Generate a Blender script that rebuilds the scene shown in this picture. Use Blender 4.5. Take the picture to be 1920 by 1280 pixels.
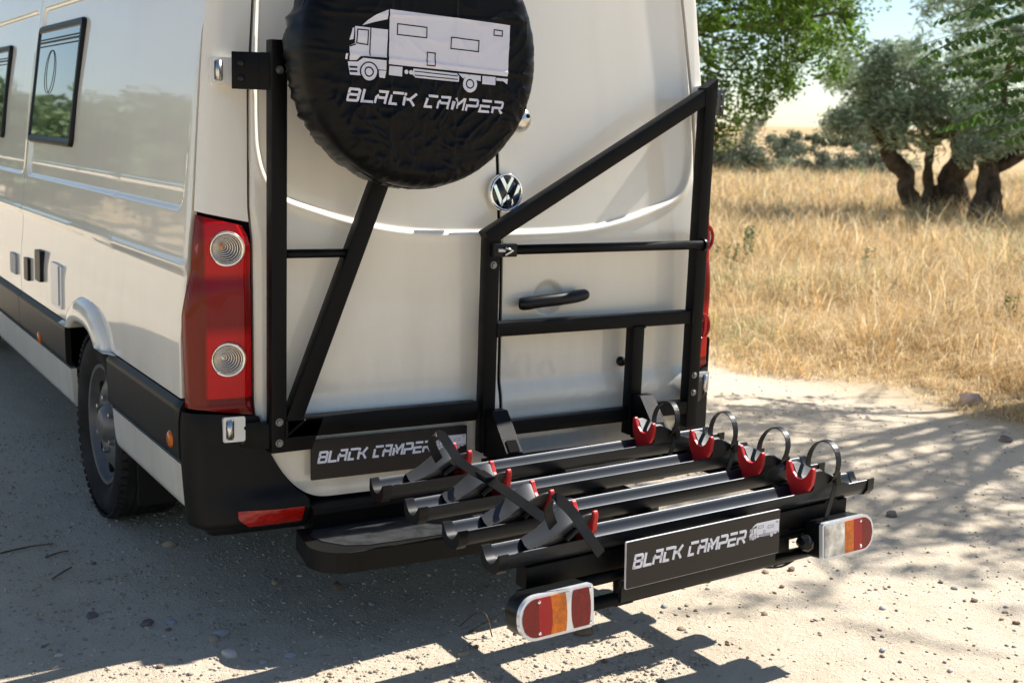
import bpy, bmesh, math, random
import numpy as np
from mathutils import Vector, Matrix, noise
from mathutils.geometry import tessellate_polygon

for o in list(bpy.data.objects): bpy.data.objects.remove(o)
S = bpy.context.scene
COL = S.collection
rnd = random.Random(7)
rng = np.random.default_rng(7)
PI = math.pi

# ------------------------------------------------------------------ camera
CAM = np.array([-1.97511, -3.30051, 1.43])
ROT = np.array([[0.85271556, -0.52131192, 0.03331751],
                [-0.06100749, -0.16272896, -0.98478291],
                [0.51880079, 0.83770709, -0.17056545]])      # rows: right, down, forward
cd = bpy.data.cameras.new('camera'); cam = bpy.data.objects.new('camera', cd); COL.objects.link(cam)
m = Matrix.Identity(4)
for i in range(3):
    m[i][0] = ROT[0][i]; m[i][1] = -ROT[1][i]; m[i][2] = -ROT[2][i]; m[i][3] = CAM[i]
cam.matrix_world = m
cd.sensor_width = 36; cd.lens = 2313.97/1920*36
cd.clip_start = .05; cd.clip_end = 3000
cd.dof.use_dof = True; cd.dof.focus_distance = 3.35; cd.dof.aperture_fstop = 5.0
S.camera = cam

# ------------------------------------------------------------------ sky, sun, exposure
SUN = Vector((.95, .085, 1.0)).normalized()
w = bpy.data.worlds.new('World'); S.world = w; w.use_nodes = True
nt = w.node_tree; nt.nodes.clear()
sky = nt.nodes.new('ShaderNodeTexSky'); sky.sky_type = 'NISHITA'; sky.sun_disc = False
sky.sun_elevation = math.asin(SUN.z); sky.sun_rotation = math.atan2(SUN.x, SUN.y)
sky.air_density = 1.0; sky.dust_density = .35; sky.ozone_density = 1.8; sky.altitude = 300
bg = nt.nodes.new('ShaderNodeBackground'); bg.inputs['Strength'].default_value = .072
wo = nt.nodes.new('ShaderNodeOutputWorld')
nt.links.new(sky.outputs[0], bg.inputs[0]); nt.links.new(bg.outputs[0], wo.inputs[0])
sl = bpy.data.lights.new('sun', 'SUN'); sun = bpy.data.objects.new('sun', sl); COL.objects.link(sun)
sl.energy = 5.0; sl.angle = math.radians(.55); sl.color = (1, .965, .905)
sun.rotation_euler = SUN.to_track_quat('Z', 'Y').to_euler(); sun.location = SUN*30
S.view_settings.view_transform = 'Standard'; S.view_settings.look = 'None'
S.view_settings.exposure = 1.02; S.view_settings.gamma = 1; S.view_settings.use_curve_mapping = False
S.render.engine = 'CYCLES'
S.cycles.max_bounces = 10; S.cycles.transparent_max_bounces = 12

# ------------------------------------------------------------------ helpers
class MB:
    def __init__(s): s.v = []; s.f = []; s.sm = []
    def add(s, vs, fs, smooth=False):
        o = len(s.v); s.v.extend([tuple(float(c) for c in v) for v in vs])
        s.f.extend([tuple(int(i)+o for i in f) for f in fs]); s.sm.extend([smooth]*len(fs)); return s
    def build(s, name, mat, parent=None, sharp=None, xf=None):
        me = bpy.data.meshes.new(name)
        vs = [xf(v) for v in s.v] if xf else s.v
        me.from_pydata(vs, [], s.f); me.update()
        for p, q in zip(me.polygons, s.sm): p.use_smooth = q
        if sharp is not None:
            me.polygons.foreach_set('use_smooth', [True]*len(me.polygons))
            me.set_sharp_from_angle(angle=math.radians(sharp))
        return link(name, me, mat, parent)

def link(name, me, mat, parent=None):
    o = bpy.data.objects.new(name, me); COL.objects.link(o)
    if mat is not None: me.materials.append(mat)
    if parent is not None:
        o.parent = parent
        if parent.type == 'EMPTY': o.location = -parent.location
    return o

def tag(o, label=None, cat=None, group=None, kind=None):
    if label: o['label'] = label
    if cat: o['category'] = cat
    if group: o['group'] = group
    if kind: o['kind'] = kind
    return o

def thing(name, loc, label, cat, group=None):
    e = bpy.data.objects.new(name, None); COL.objects.link(e); e.location = loc; e.empty_display_size = .2
    return tag(e, label, cat, group)

def nrm(v): v = np.asarray(v, float); return v/np.linalg.norm(v)

def rrect(w, h, r, n=3):
    """rounded rectangle, counter-clockwise, centred"""
    pts = []
    for cx, cy, a0 in ((w/2-r, h/2-r, 0), (-w/2+r, h/2-r, 90), (-w/2+r, -h/2+r, 180), (w/2-r, -h/2+r, 270)):
        for k in range(n+1):
            a = math.radians(a0+90*k/n); pts.append((cx+r*math.cos(a), cy+r*math.sin(a)))
    return pts

def tess(poly):
    return tessellate_polygon([[Vector((p[0], p[1], 0)) for p in poly]])

def prism(mb, poly, o, u, v, n, t0, t1, bev=0):
    """extrude a 2D polygon lying in (u,v) from t0 to t1 along n"""
    o = np.asarray(o, float); u = nrm(u); v = nrm(v); n = nrm(n); k = len(poly)
    area = sum(poly[i][0]*poly[(i+1) % k][1]-poly[(i+1) % k][0]*poly[i][1] for i in range(k))
    if area < 0: poly = poly[::-1]
    A = [o+u*p[0]+v*p[1]+n*t0 for p in poly]; B = [o+u*p[0]+v*p[1]+n*t1 for p in poly]
    tr = tess(poly); vs = A+B
    fs = []
    for t in tr:
        a, b, c = (Vector((poly[i][0], poly[i][1])) for i in t)
        ccw = (b-a).cross(c-a) > 0
        t = t if ccw else t[::-1]
        fs.append(tuple(i+k for i in t)); fs.append(tuple(t[::-1]))
    for i in range(k):
        j = (i+1) % k; fs.append((i, j, j+k, i+k))
    if np.dot(np.cross(u, v), n)*(t1-t0) < 0: fs = [f[::-1] for f in fs]
    return mb.add(vs, fs)

def bar(mb, p0, p1, w, h, up=(0, 0, 1), r=.004, n=2, ext0=0, ext1=0):
    """rounded rectangular tube from p0 to p1: w across, h along 'up'"""
    p0 = np.asarray(p0, float); p1 = np.asarray(p1, float); a = nrm(p1-p0)
    p0 = p0-a*ext0; p1 = p1+a*ext1
    s = nrm(np.cross(a, up)); t = np.cross(s, a)
    L = np.linalg.norm(p1-p0)
    prism(mb, rrect(w, h, min(r, w*.49, h*.49), n), p0, s, t, np.cross(s, t), 0, np.dot(np.cross(s, t), a)*L)
    return mb

def tube(mb, pts, rad, n=12, cap=True, smooth=True):
    pts = [np.asarray(p, float) for p in pts]; rad = rad if hasattr(rad, '__len__') else [rad]*len(pts)
    k = len(pts); tang = []
    for i in range(k):
        tang.append(nrm(pts[min(i+1, k-1)]-pts[max(i-1, 0)]))
    ref = np.array([0, 0, 1.]) if abs(tang[0][2]) < .9 else np.array([1., 0, 0])
    s = nrm(np.cross(tang[0], ref)); vs = []
    for i in range(k):
        s = nrm(s-tang[i]*np.dot(s, tang[i])); t = np.cross(tang[i], s)
        for j in range(n):
            a = 2*PI*j/n; vs.append(pts[i]+rad[i]*(math.cos(a)*s+math.sin(a)*t))
    fs = [(i*n+j, i*n+(j+1) % n, (i+1)*n+(j+1) % n, (i+1)*n+j) for i in range(k-1) for j in range(n)]
    o = len(mb.v); mb.add(vs, fs, smooth)
    if cap:
        mb.add([], []); base = o
        mb.f.append(tuple(base+j for j in range(n))[::-1]); mb.sm.append(False)
        mb.f.append(tuple(base+(k-1)*n+j for j in range(n))); mb.sm.append(False)
    return mb

def lathe(mb, prof, o, ax, n=48, smooth=True, close=False):
    """prof: (radius, along) pairs revolved about axis ax through o"""
    o = np.asarray(o, float); ax = nrm(ax); ref = np.array([0, 0, 1.]) if abs(ax[2]) < .9 else np.array([1., 0, 0])
    s = nrm(np.cross(ax, ref)); t = np.cross(ax, s); vs = []
    for r_, h_ in prof:
        for j in range(n):
            a = 2*PI*j/n; vs.append(o+ax*h_+r_*(math.cos(a)*s+math.sin(a)*t))
    k = len(prof)
    fs = [(i*n+j, i*n+(j+1) % n, (i+1)*n+(j+1) % n, (i+1)*n+j) for i in range(k-1) for j in range(n)]
    return mb.add(vs, fs, smooth)

def strap(mb, pts, wdir, w, th=.0025):
    """flat belt following pts; wdir = width direction"""
    pts = [np.asarray(p, float) for p in pts]; wd = nrm(wdir); k = len(pts); vs = []
    for i in range(k):
        a = nrm(pts[min(i+1, k-1)]-pts[max(i-1, 0)]); q = nrm(wd-a*np.dot(wd, a)); b = np.cross(a, q)
        for sx, sy in ((1, 1), (-1, 1), (-1, -1), (1, -1)): vs.append(pts[i]+q*w/2*sx+b*th/2*sy)
    fs = [(i*4+j, i*4+(j+1) % 4, i*4+4+(j+1) % 4, i*4+4+j) for i in range(k-1) for j in range(4)]
    fs += [(3, 2, 1, 0), tuple(4*(k-1)+j for j in range(4))]
    return mb.add(vs, fs)

def spline(pts, n=8):
    P = [np.asarray(p, float) for p in pts]; out = []
    for i in range(len(P)-1):
        p0, p1, p2, p3 = P[max(i-1, 0)], P[i], P[i+1], P[min(i+2, len(P)-1)]
        for k in range(n):
            t = k/n; out.append(.5*((2*p1)+(-p0+p2)*t+(2*p0-5*p1+4*p2-p3)*t*t+(-p0+3*p1-3*p2+p3)*t**3))
    out.append(P[-1]); return out

# ------------------------------------------------------------------ materials
def mat(name, col, rough=.5, metal=0, spec=.5, coat=0, coatr=.03, trans=0, ior=1.45, noise_amt=0, noise_scale=20, bump=0, bump_scale=100, rough_var=0, emit=None, aniso=None):
    M = bpy.data.materials.new(name); M.use_nodes = True; N = M.node_tree; b = N.nodes['Principled BSDF']
    b.inputs['Base Color'].default_value = (*col, 1); b.inputs['Roughness'].default_value = rough
    b.inputs['Metallic'].default_value = metal; b.inputs['Specular IOR Level'].default_value = spec
    b.inputs['Coat Weight'].default_value = coat; b.inputs['Coat Roughness'].default_value = coatr
    b.inputs['Transmission Weight'].default_value = trans; b.inputs['IOR'].default_value = ior
    if noise_amt or bump or rough_var:
        tc = N.nodes.new('ShaderNodeTexCoord')
    if noise_amt or rough_var:
        nz = N.nodes.new('ShaderNodeTexNoise'); nz.inputs['Scale'].default_value = noise_scale; nz.inputs['Detail'].default_value = 6
        N.links.new(tc.outputs['Object'], nz.inputs['Vector'])
    if noise_amt:
        mx = N.nodes.new('ShaderNodeMix'); mx.data_type = 'RGBA'
        mx.inputs[6].default_value = (*[c*(1-noise_amt) for c in col], 1); mx.inputs[7].default_value = (*[min(1, c*(1+noise_amt)) for c in col], 1)
        mr = N.nodes.new('ShaderNodeMapRange'); mr.inputs[1].default_value = .3; mr.inputs[2].default_value = .7
        N.links.new(nz.outputs[0], mr.inputs[0]); N.links.new(mr.outputs[0], mx.inputs[0]); N.links.new(mx.outputs[2], b.inputs['Base Color'])
    if rough_var:
        mr = N.nodes.new('ShaderNodeMapRange'); mr.inputs[1].default_value = .3; mr.inputs[2].default_value = .7
        mr.inputs[3].default_value = max(.02, rough-rough_var); mr.inputs[4].default_value = rough+rough_var
        N.links.new(nz.outputs[0], mr.inputs[0]); N.links.new(mr.outputs[0], b.inputs['Roughness'])
    if bump:
        n2 = N.nodes.new('ShaderNodeTexNoise'); n2.inputs['Scale'].default_value = bump_scale; n2.inputs['Detail'].default_value = 4
        N.links.new(tc.outputs['Object'], n2.inputs['Vector'])
        bm_ = N.nodes.new('ShaderNodeBump'); bm_.inputs['Strength'].default_value = bump; bm_.inputs['Distance'].default_value = .002
        N.links.new(n2.outputs[0], bm_.inputs['Height']); N.links.new(bm_.outputs[0], b.inputs['Normal'])
    return M

def leaf_mat(name, col, trans=.35, rough=.5):
    M = bpy.data.materials.new(name); M.use_nodes = True; N = M.node_tree; b = N.nodes['Principled BSDF']
    at = N.nodes.new('ShaderNodeAttribute'); at.attribute_name = 'tint'
    mx = N.nodes.new('ShaderNodeMix'); mx.data_type = 'RGBA'; mx.blend_type = 'MULTIPLY'; mx.inputs[0].default_value = 1
    mx.inputs[6].default_value = (*col, 1); N.links.new(at.outputs['Color'], mx.inputs[7])
    N.links.new(mx.outputs[2], b.inputs['Base Color']); b.inputs['Roughness'].default_value = rough
    b.inputs['Specular IOR Level'].default_value = .2
    tr = N.nodes.new('ShaderNodeBsdfTranslucent'); N.links.new(mx.outputs[2], tr.inputs[0])
    ms = N.nodes.new('ShaderNodeMixShader'); ms.inputs[0].default_value = trans
    out = N.nodes['Material Output']
    N.links.new(b.outputs[0], ms.inputs[1]); N.links.new(tr.outputs[0], ms.inputs[2]); N.links.new(ms.outputs[0], out.inputs[0])
    return M

def paint_mat():
    """cream-white clear-coated paint with faint road dust"""
    M = mat('van_paint', (.86, .795, .665), .42, coat=1, coatr=.035)
    N = M.node_tree; b = N.nodes['Principled BSDF']; tc = N.nodes.new('ShaderNodeTexCoord')
    nz = N.nodes.new('ShaderNodeTexNoise'); nz.inputs['Scale'].default_value = 3.5; nz.inputs['Detail'].default_value = 9; nz.inputs['Roughness'].default_value = .65
    mp = N.nodes.new('ShaderNodeMapping'); mp.inputs['Scale'].default_value = (1, 1, .35)
    N.links.new(tc.outputs['Object'], mp.inputs[0]); N.links.new(mp.outputs[0], nz.inputs['Vector'])
    sp = N.nodes.new('ShaderNodeSeparateXYZ'); N.links.new(tc.outputs['Object'], sp.inputs[0])
    hz = N.nodes.new('ShaderNodeMapRange'); hz.inputs[1].default_value = 1.15; hz.inputs[2].default_value = .25   # road splash fades upwards
    N.links.new(sp.outputs[2], hz.inputs[0])
    th = N.nodes.new('ShaderNodeMapRange'); th.inputs[1].default_value = .42; th.inputs[2].default_value = .72; th.inputs[4].default_value = .55
    N.links.new(nz.outputs[0], th.inputs[0])
    mul = N.nodes.new('ShaderNodeMath'); mul.operation = 'MULTIPLY_ADD'; mul.inputs[2].default_value = .03
    N.links.new(hz.outputs[0], mul.inputs[0]); N.links.new(th.outputs[0], mul.inputs[1])
    mx = N.nodes.new('ShaderNodeMix'); mx.data_type = 'RGBA'; mx.inputs[6].default_value = (.86, .795, .665, 1); mx.inputs[7].default_value = (.42, .35, .26, 1)
    N.links.new(mul.outputs[0], mx.inputs[0]); N.links.new(mx.outputs[2], b.inputs['Base Color'])
    m3 = N.nodes.new('ShaderNodeMapping'); m3.inputs['Scale'].default_value = (9, 5, .8); N.links.new(tc.outputs['Object'], m3.inputs[0])
    n3 = N.nodes.new('ShaderNodeTexNoise'); n3.inputs['Scale'].default_value = 1; n3.inputs['Detail'].default_value = 5; N.links.new(m3.outputs[0], n3.inputs['Vector'])
    r3 = N.nodes.new('ShaderNodeMapRange'); r3.inputs[1].default_value = .52; r3.inputs[2].default_value = .78; r3.inputs[4].default_value = .10; N.links.new(n3.outputs[0], r3.inputs[0])
    n4 = N.nodes.new('ShaderNodeTexNoise'); n4.inputs['Scale'].default_value = 240; n4.inputs['Detail'].default_value = 2; N.links.new(tc.outputs['Object'], n4.inputs['Vector'])
    r4 = N.nodes.new('ShaderNodeMapRange'); r4.inputs[1].default_value = .70; r4.inputs[2].default_value = .76; r4.inputs[4].default_value = .30; N.links.new(n4.outputs[0], r4.inputs[0])
    ad3 = N.nodes.new('ShaderNodeMath'); ad3.operation = 'ADD'; N.links.new(r3.outputs[0], ad3.inputs[0]); N.links.new(r4.outputs[0], ad3.inputs[1])
    ad4 = N.nodes.new('ShaderNodeMath'); ad4.operation = 'ADD'; ad4.use_clamp = True; N.links.new(ad3.outputs[0], ad4.inputs[0]); N.links.new(mul.outputs[0], ad4.inputs[1]); N.links.new(ad4.outputs[0], mx.inputs[0])
    cr = N.nodes.new('ShaderNodeMapRange'); cr.inputs[3].default_value = .03; cr.inputs[4].default_value = .35
    N.links.new(mul.outputs[0], cr.inputs[0]); N.links.new(cr.outputs[0], b.inputs['Coat Roughness'])
    # very slight panel waviness
    n2 = N.nodes.new('ShaderNodeTexNoise'); n2.inputs['Scale'].default_value = 4; n2.inputs['Detail'].default_value = 1
    N.links.new(tc.outputs['Object'], n2.inputs['Vector'])
    bp = N.nodes.new('ShaderNodeBump'); bp.inputs['Strength'].default_value = .25; bp.inputs['Distance'].default_value = .004
    N.links.new(n2.outputs[0], bp.inputs['Height']); N.links.new(bp.outputs[0], b.inputs['Coat Normal'])
    return M

M_paint = paint_mat()
M_plastic = mat('black_bumper_plastic', (.0085, .0078, .0070), .45, spec=.20, bump=.25, bump_scale=900, noise_amt=.3, noise_scale=6)
M_trim = mat('black_trim', (.0095, .0088, .0082), .42, spec=.25, noise_amt=.35, noise_scale=8)
M_steel = mat('black_powder_coat', (.0032, .0031, .0033), .40, spec=.16, bump=.3, bump_scale=700, noise_amt=.45, noise_scale=11, rough_var=.10)
M_rail = mat('black_anodised_rail', (.026, .029, .034), .35, metal=.65, spec=.4, bump=.08, bump_scale=800)
M_cap = mat('black_glossy_plastic', (.007, .007, .0075), .32, spec=.28)
M_strap = mat('black_strap_rubber', (.010, .010, .010), .45, spec=.3)
M_holder = mat('black_matt_plastic', (.016, .016, .017), .5, spec=.25)
M_holder_lit = mat('black_plastic_sunlit', (.034, .035, .037), .32, spec=.4)  # left holders: sunlight painted in as a lighter grey of the plastic
M_red = mat('red_rubber', (.52, .018, .018), .42, spec=.45)
M_dark = mat('dark_cavity', (.008, .008, .008), .9, spec=.1)
M_under = mat('underbody_black', (.015, .014, .013), .8, spec=.2)
M_tyre = mat('tyre_rubber', (.026, .0235, .021), .8, spec=.2, noise_amt=.6, noise_scale=9)
M_rim = mat('silver_wheel_paint', (.15, .142, .132), .4, metal=.35, noise_amt=.25, noise_scale=9)
M_chrome = mat('chrome', (.85, .86, .88), .06, metal=1)
M_satin = mat('satin_steel', (.62, .60, .57), .28, metal=1)
M_white = mat('white_painted_metal', (.72, .70, .66), .35, coat=.4)
M_grey = mat('grey_plastic', (.36, .37, .37), .45)
M_print = mat('white_print', (.78, .77, .82), .45)
M_printf = mat('white_print_on_cloth', (.62, .61, .68), .55, bump=.25, bump_scale=60)
M_sign = mat('black_sign_board', (.022, .017, .015), .38, spec=.35)
M_signedge = mat('white_sign_core', (.75, .73, .72), .5)
M_acrylic = mat('dark_window_acrylic', (.012, .016, .02), .03, spec=.9, coat=1, coatr=.015)
M_amber = mat('amber_lens', (.58, .135, .006), .18, spec=.3, coat=.3, noise_amt=.3, noise_scale=70, bump=.3, bump_scale=180)
M_lred = mat('red_lens', (.34, .004, .006), .12, spec=.3, coat=.3)
M_ldark = mat('dark_red_reflex_lens', (.17, .003, .004), .14, spec=.3, coat=.3, noise_amt=.3, noise_scale=160, bump=.3, bump_scale=260)
M_lclear = mat('clear_lens_silver', (.42, .45, .48), .10, metal=.9, noise_amt=.75, noise_scale=26, bump=.9, bump_scale=45, coat=.9)
M_lwhite = mat('white_lens', (.78, .74, .68), .2, coat=.7)
M_lhouse = mat('clear_lamp_edge', (.70, .72, .74), .12, metal=.25, coat=.8)
M_reflect = mat('red_reflector', (.36, .010, .006), .2, spec=.4, coat=.3, noise_amt=.3, noise_scale=90)
M_cloth = mat('black_cover_cloth', (.0028, .0028, .0034), .34, spec=.15, bump=.25, bump_scale=350)
M_badge = mat('emblem_black', (.006, .007, .010), .15, coat=.5)

# ------------------------------------------------------------------ ground and distance
def ground_mat():
    M = bpy.data.materials.new('sandy_track'); M.use_nodes = True; N = M.node_tree; b = N.nodes['Principled BSDF']
    L = N.links.new; nn = N.nodes.new
    geo = nn('ShaderNodeNewGeometry'); sp = nn('ShaderNodeSeparateXYZ'); L(geo.outputs['Position'], sp.inputs[0])
    def noi(scale, det=6, ro=.6, dim=None):
        n = nn('ShaderNodeTexNoise'); n.inputs['Scale'].default_value = scale; n.inputs['Detail'].default_value = det; n.inputs['Roughness'].default_value = ro
        L(geo.outputs['Position'], n.inputs['Vector']); return n
    def mixc(f, a, c):
        mx = nn('ShaderNodeMix'); mx.data_type = 'RGBA'
        if f is not None: L(f, mx.inputs[0])
        for s_, v in ((6, a), (7, c)):
            if isinstance(v, tuple): mx.inputs[s_].default_value = (*v, 1)
            else: L(v, mx.inputs[s_])
        return mx.outputs[2]
    def rng_(v, a, b_, c=0, d=1):
        r = nn('ShaderNodeMapRange'); r.inputs[1].default_value = a; r.inputs[2].default_value = b_; r.inputs[3].default_value = c; r.inputs[4].default_value = d
        L(v, r.inputs[0]); return r.outputs[0]
    big = noi(1.1, 5); mid = noi(9, 8, .7); fin = noi(70, 6, .75); grit = noi(260, 3, .6)
    sand = mixc(rng_(big.outputs[0], .35, .65), (.57, .470, .345), (.64, .540, .410))
    sand = mixc(rng_(mid.outputs[0], .40, .66), sand, (.665, .570, .440))
    sand = mixc(rng_(fin.outputs[0], .58, .74, 0, .6), sand, (.36, .275, .19))
    wob = nn('ShaderNodeMath'); wob.operation = 'MULTIPLY_ADD'; wob.inputs[1].default_value = .35; L(big.outputs[0], wob.inputs[0]); L(sp.outputs[0], wob.inputs[2])
    sn = nn('ShaderNodeMath'); sn.operation = 'SINE'; ml = nn('ShaderNodeMath'); ml.operation = 'MULTIPLY'; ml.inputs[1].default_value = 4.1; L(wob.outputs[0], ml.inputs[0]); L(ml.outputs[0], sn.inputs[0])
    sand = mixc(rng_(sn.outputs[0], .55, .95, 0, .16), sand, (.46, .375, .275))
    patch_ = noi(3.2, 7, .72)
    sand = mixc(rng_(patch_.outputs[0], .56, .68, 0, .20), sand, (.44, .36, .265))
    vor = nn('ShaderNodeTexVoronoi'); vor.inputs['Scale'].default_value = 85; L(geo.outputs['Position'], vor.inputs['Vector'])
    speck = rng_(vor.outputs['Distance'], .10, .17, 1, 0)
    rare = nn('ShaderNodeMath'); rare.operation = 'GREATER_THAN'; rare.inputs[1].default_value = .86
    sc = nn('ShaderNodeSeparateColor'); L(vor.outputs['Color'], sc.inputs[0]); L(sc.outputs[0], rare.inputs[0])
    sm = nn('ShaderNodeMath'); sm.operation = 'MULTIPLY'; L(speck, sm.inputs[0]); L(rare.outputs[0], sm.inputs[1])
    sand = mixc(sm.outputs[0], sand, (.17, .13, .10))
    # dry field beyond the road edge (x > 3.5) and to the far left
    edge = nn('ShaderNodeMath'); edge.operation = 'MULTIPLY_ADD'; edge.inputs[1].default_value = 1.1; L(mid.outputs[0], edge.inputs[0]); L(sp.outputs[0], edge.inputs[2])
    fmask = rng_(edge.outputs[0], 3.75, 4.45)
    neg = nn('ShaderNodeMath'); neg.operation = 'MULTIPLY'; neg.inputs[1].default_value = -1; L(edge.outputs[0], neg.inputs[0])
    lmask = rng_(neg.outputs[0], 7.5, 9.5)
    mxm = nn('ShaderNodeMath'); mxm.operation = 'MAXIMUM'; L(fmask, mxm.inputs[0]); L(lmask, mxm.inputs[1])
    far = noi(.05, 6, .6)
    soil = mixc(rng_(mid.outputs[0], .3, .7), (.34, .23, .11), (.46, .33, .17))
    field = mixc(rng_(far.outputs[0], .40, .62), soil, (.50, .36, .19))
    far2 = noi(.016, 4, .5)
    field = mixc(rng_(far2.outputs[0], .52, .60, 0, .6), field, (.40, .31, .17))
    L(mixc(mxm.outputs[0], sand, field), b.inputs['Base Color'])
    b.inputs['Roughness'].default_value = .95; b.inputs['Specular IOR Level'].default_value = .12
    ad = nn('ShaderNodeMath'); ad.operation = 'MULTIPLY_ADD'; ad.inputs[1].default_value = .55; L(fin.outputs[0], ad.inputs[0]); L(mid.outputs[0], ad.inputs[2])
    a2 = nn('ShaderNodeMath'); a2.operation = 'MULTIPLY_ADD'; a2.inputs[1].default_value = .22; L(grit.outputs[0], a2.inputs[0]); L(ad.outputs[0], a2.inputs[2])
    bp = nn('ShaderNodeBump'); bp.inputs['Strength'].default_value = .85; bp.inputs['Distance'].default_value = .024; L(a2.outputs[0], bp.inputs['Height']); L(bp.outputs[0], b.inputs['Normal'])
    return M

def hgt(x, y):
    """ground height: flat by the van, faint ruts on the track, rolling far away"""
    d = math.hypot(x-1, y)
    h = 0.012*noise.noise((x*1.7, y*1.1, 0))*min(1, max(0, (abs(x+.3)-1.1)/.6)) if d < 14 else 0
    if x > 3.6: h += .05*min(1, (x-3.6)/1.0)
    if d > 55:
        t = min(1, (d-55)/220); h += t*t*(3-2*t)*(3.6+2.6*noise.noise((x*.006, y*.006, 3)))
    return h

def build_ground():
    xs = np.unique(np.concatenate([np.linspace(-1500, -60, 20), np.linspace(-60, -6, 22), np.arange(-6, 9.01, .12), np.linspace(9, 60, 26), np.linspace(60, 1500, 34)]))
    ys = np.unique(np.concatenate([np.linspace(-1500, -40, 16), np.linspace(-40, -4, 14), np.arange(-4, 6.01, .12), np.linspace(6, 70, 30), np.linspace(70, 1500, 34)]))
    vs = [(x, y, hgt(x, y)) for y in ys for x in xs]; nx = len(xs)
    fs = [(j*nx+i, j*nx+i+1, (j+1)*nx+i+1, (j+1)*nx+i) for j in range(len(ys)-1) for i in range(nx-1)]
    mb = MB(); mb.add(vs, fs, True); o = mb.build('ground', ground_mat()); tag(o, kind='structure')
build_ground()

# ------------------------------------------------------------------ van body surfaces
def smooth_interp(xs, ys, h):
    xs = np.array(xs); ys = np.array(ys); off = np.linspace(-1, 1, 9)*h; wt = np.exp(-(np.linspace(-1, 1, 9)*1.6)**2); wt /= wt.sum()
    def f(z):
        z = np.asarray(z, float); return sum(w_*np.interp(z+o_, xs, ys) for o_, w_ in zip(off, wt))
    return f
Wz = smooth_interp([.2, .3, .5, .65, .85, 1.0, 1.17, 1.5, 1.75, 2.1, 2.35, 2.5, 2.58], [.945, .972, .988, .99, .988, .978, .960, .925, .887, .83, .76, .66, .5], .07)
Yr = smooth_interp([.2, .40, .565, .605, .64, .9, 1.1, 1.5, 2.0, 2.4, 2.6], [-.066, -.064, -.058, -.052, -.040, -.036, -.030, .016, .078, .14, .22], .02)
RC = .05
def rear_y(x, z): return Yr(z)+.022*(np.abs(x)/.8)**2.4
def P(d, z):
    d = np.asarray(d, float); z = np.asarray(z, float); Wv = Wz(z); xe = Wv-RC; ye = rear_y(xe, z)
    ph = np.clip((d-xe)/RC, 0, PI/2); ds = np.maximum(0, d-xe-RC*PI/2)
    x = np.where(d <= xe, -d, -(xe+RC*np.sin(ph)))
    y = np.where(d <= xe, rear_y(d, z), ye+RC-RC*np.cos(ph)+ds)
    # front of the van pulls in slightly
    x = x*(1-.10*np.clip((y-4.6)/1.3, 0, 1)**2)
    return np.stack([x, y, z+0*d], -1)
def d_of_y(y, z):
    z = np.asarray(z, float); xe = Wz(z)-RC; ye = rear_y(xe, z); y = np.asarray(y, float)+0*z
    ph = np.arccos(np.clip(1-(y-ye)/RC, -1, 1))
    return np.where(y < ye+RC, xe+RC*ph, xe+RC*PI/2+(y-ye-RC))
def Pn(d, z):
    e = 2e-3; td = P(d+e, z)-P(d-e, z); tz = P(d, z+e)-P(d, z-e)
    n = np.cross(tz, td); return n/np.linalg.norm(n, axis=-1, keepdims=True)

def mirx(v):
    """mirror to the right-hand side; that corner tucks in a little more"""
    v = np.array(v, float)*np.array([-1, 1, 1]); x = v[..., 0]; v[..., 0] = np.where(x > .80, .80+(x-.80)*.42, x); return v

def patch(z0, z1, d0, d1, nt, nz, disp=None, mirror=False, skirt=.022, zp=None):
    """surface patch of the body: t runs along the contour, w runs upward"""
    t = np.linspace(0, 1, nt+1)[None, :]; wv = (zp if zp is not None else np.linspace(0, 1, nz+1))[:, None]; nz = wv.shape[0]-1
    Z0 = z0(t) if callable(z0) else np.full_like(t, z0); Z1 = z1(t) if callable(z1) else np.full_like(t, z1)
    Z = Z0+(Z1-Z0)*wv
    D0 = d0(Z) if callable(d0) else np.full_like(Z, d0); D1 = d1(Z) if callable(d1) else np.full_like(Z, d1)
    D = D0+(D1-D0)*t
    p = P(D, Z); n = Pn(D, Z)
    if disp is not None: p = p+n*disp(p, D, Z)[..., None]
    R_, C_ = nz+1, nt+1; idx = np.arange(R_*C_).reshape(R_, C_)
    vs = p.reshape(-1, 3); nn_ = n.reshape(-1, 3)
    fs = np.stack([idx[:-1, :-1], idx[1:, :-1], idx[1:, 1:], idx[:-1, 1:]], -1).reshape(-1, 4)
    loop = list(idx[0, :])+list(idx[1:, -1])+list(idx[-1, -2::-1])+list(idx[-2:0:-1, 0])
    lv = vs[loop]-nn_[loop]*skirt; base = len(vs)
    k = len(loop); sk = [(loop[i], loop[(i+1) % k], base+(i+1) % k, base+i) for i in range(k)]
    vs = np.vstack([vs, lv]); fs = [tuple(f) for f in fs]+sk
    if mirror: vs = mirx(vs); fs = [f[::-1] for f in fs]
    mb = MB(); mb.add(vs, fs, True); return mb

def sstep(a, b, x): t = np.clip((x-a)/(b-a), 0, 1); return t*t*(3-2*t)

def polydist(px, pz, poly, closed=True):
    d = np.full(px.shape, 9.); n = len(poly); inside = np.zeros(px.shape, bool)
    for i in range(n if closed else n-1):
        ax, az = poly[i]; bx, bz = poly[(i+1) % n]
        ex, ez = bx-ax, bz-az; t = np.clip(((px-ax)*ex+(pz-az)*ez)/(ex*ex+ez*ez+1e-12), 0, 1)
        d = np.minimum(d, np.hypot(px-ax-t*ex, pz-az-t*ez))
        cr = ((az > pz) != (bz > pz)) & (px < (bx-ax)*(pz-az)/(bz-az+1e-12)+ax); inside ^= cr
    return np.where(inside, -d, d)

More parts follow.
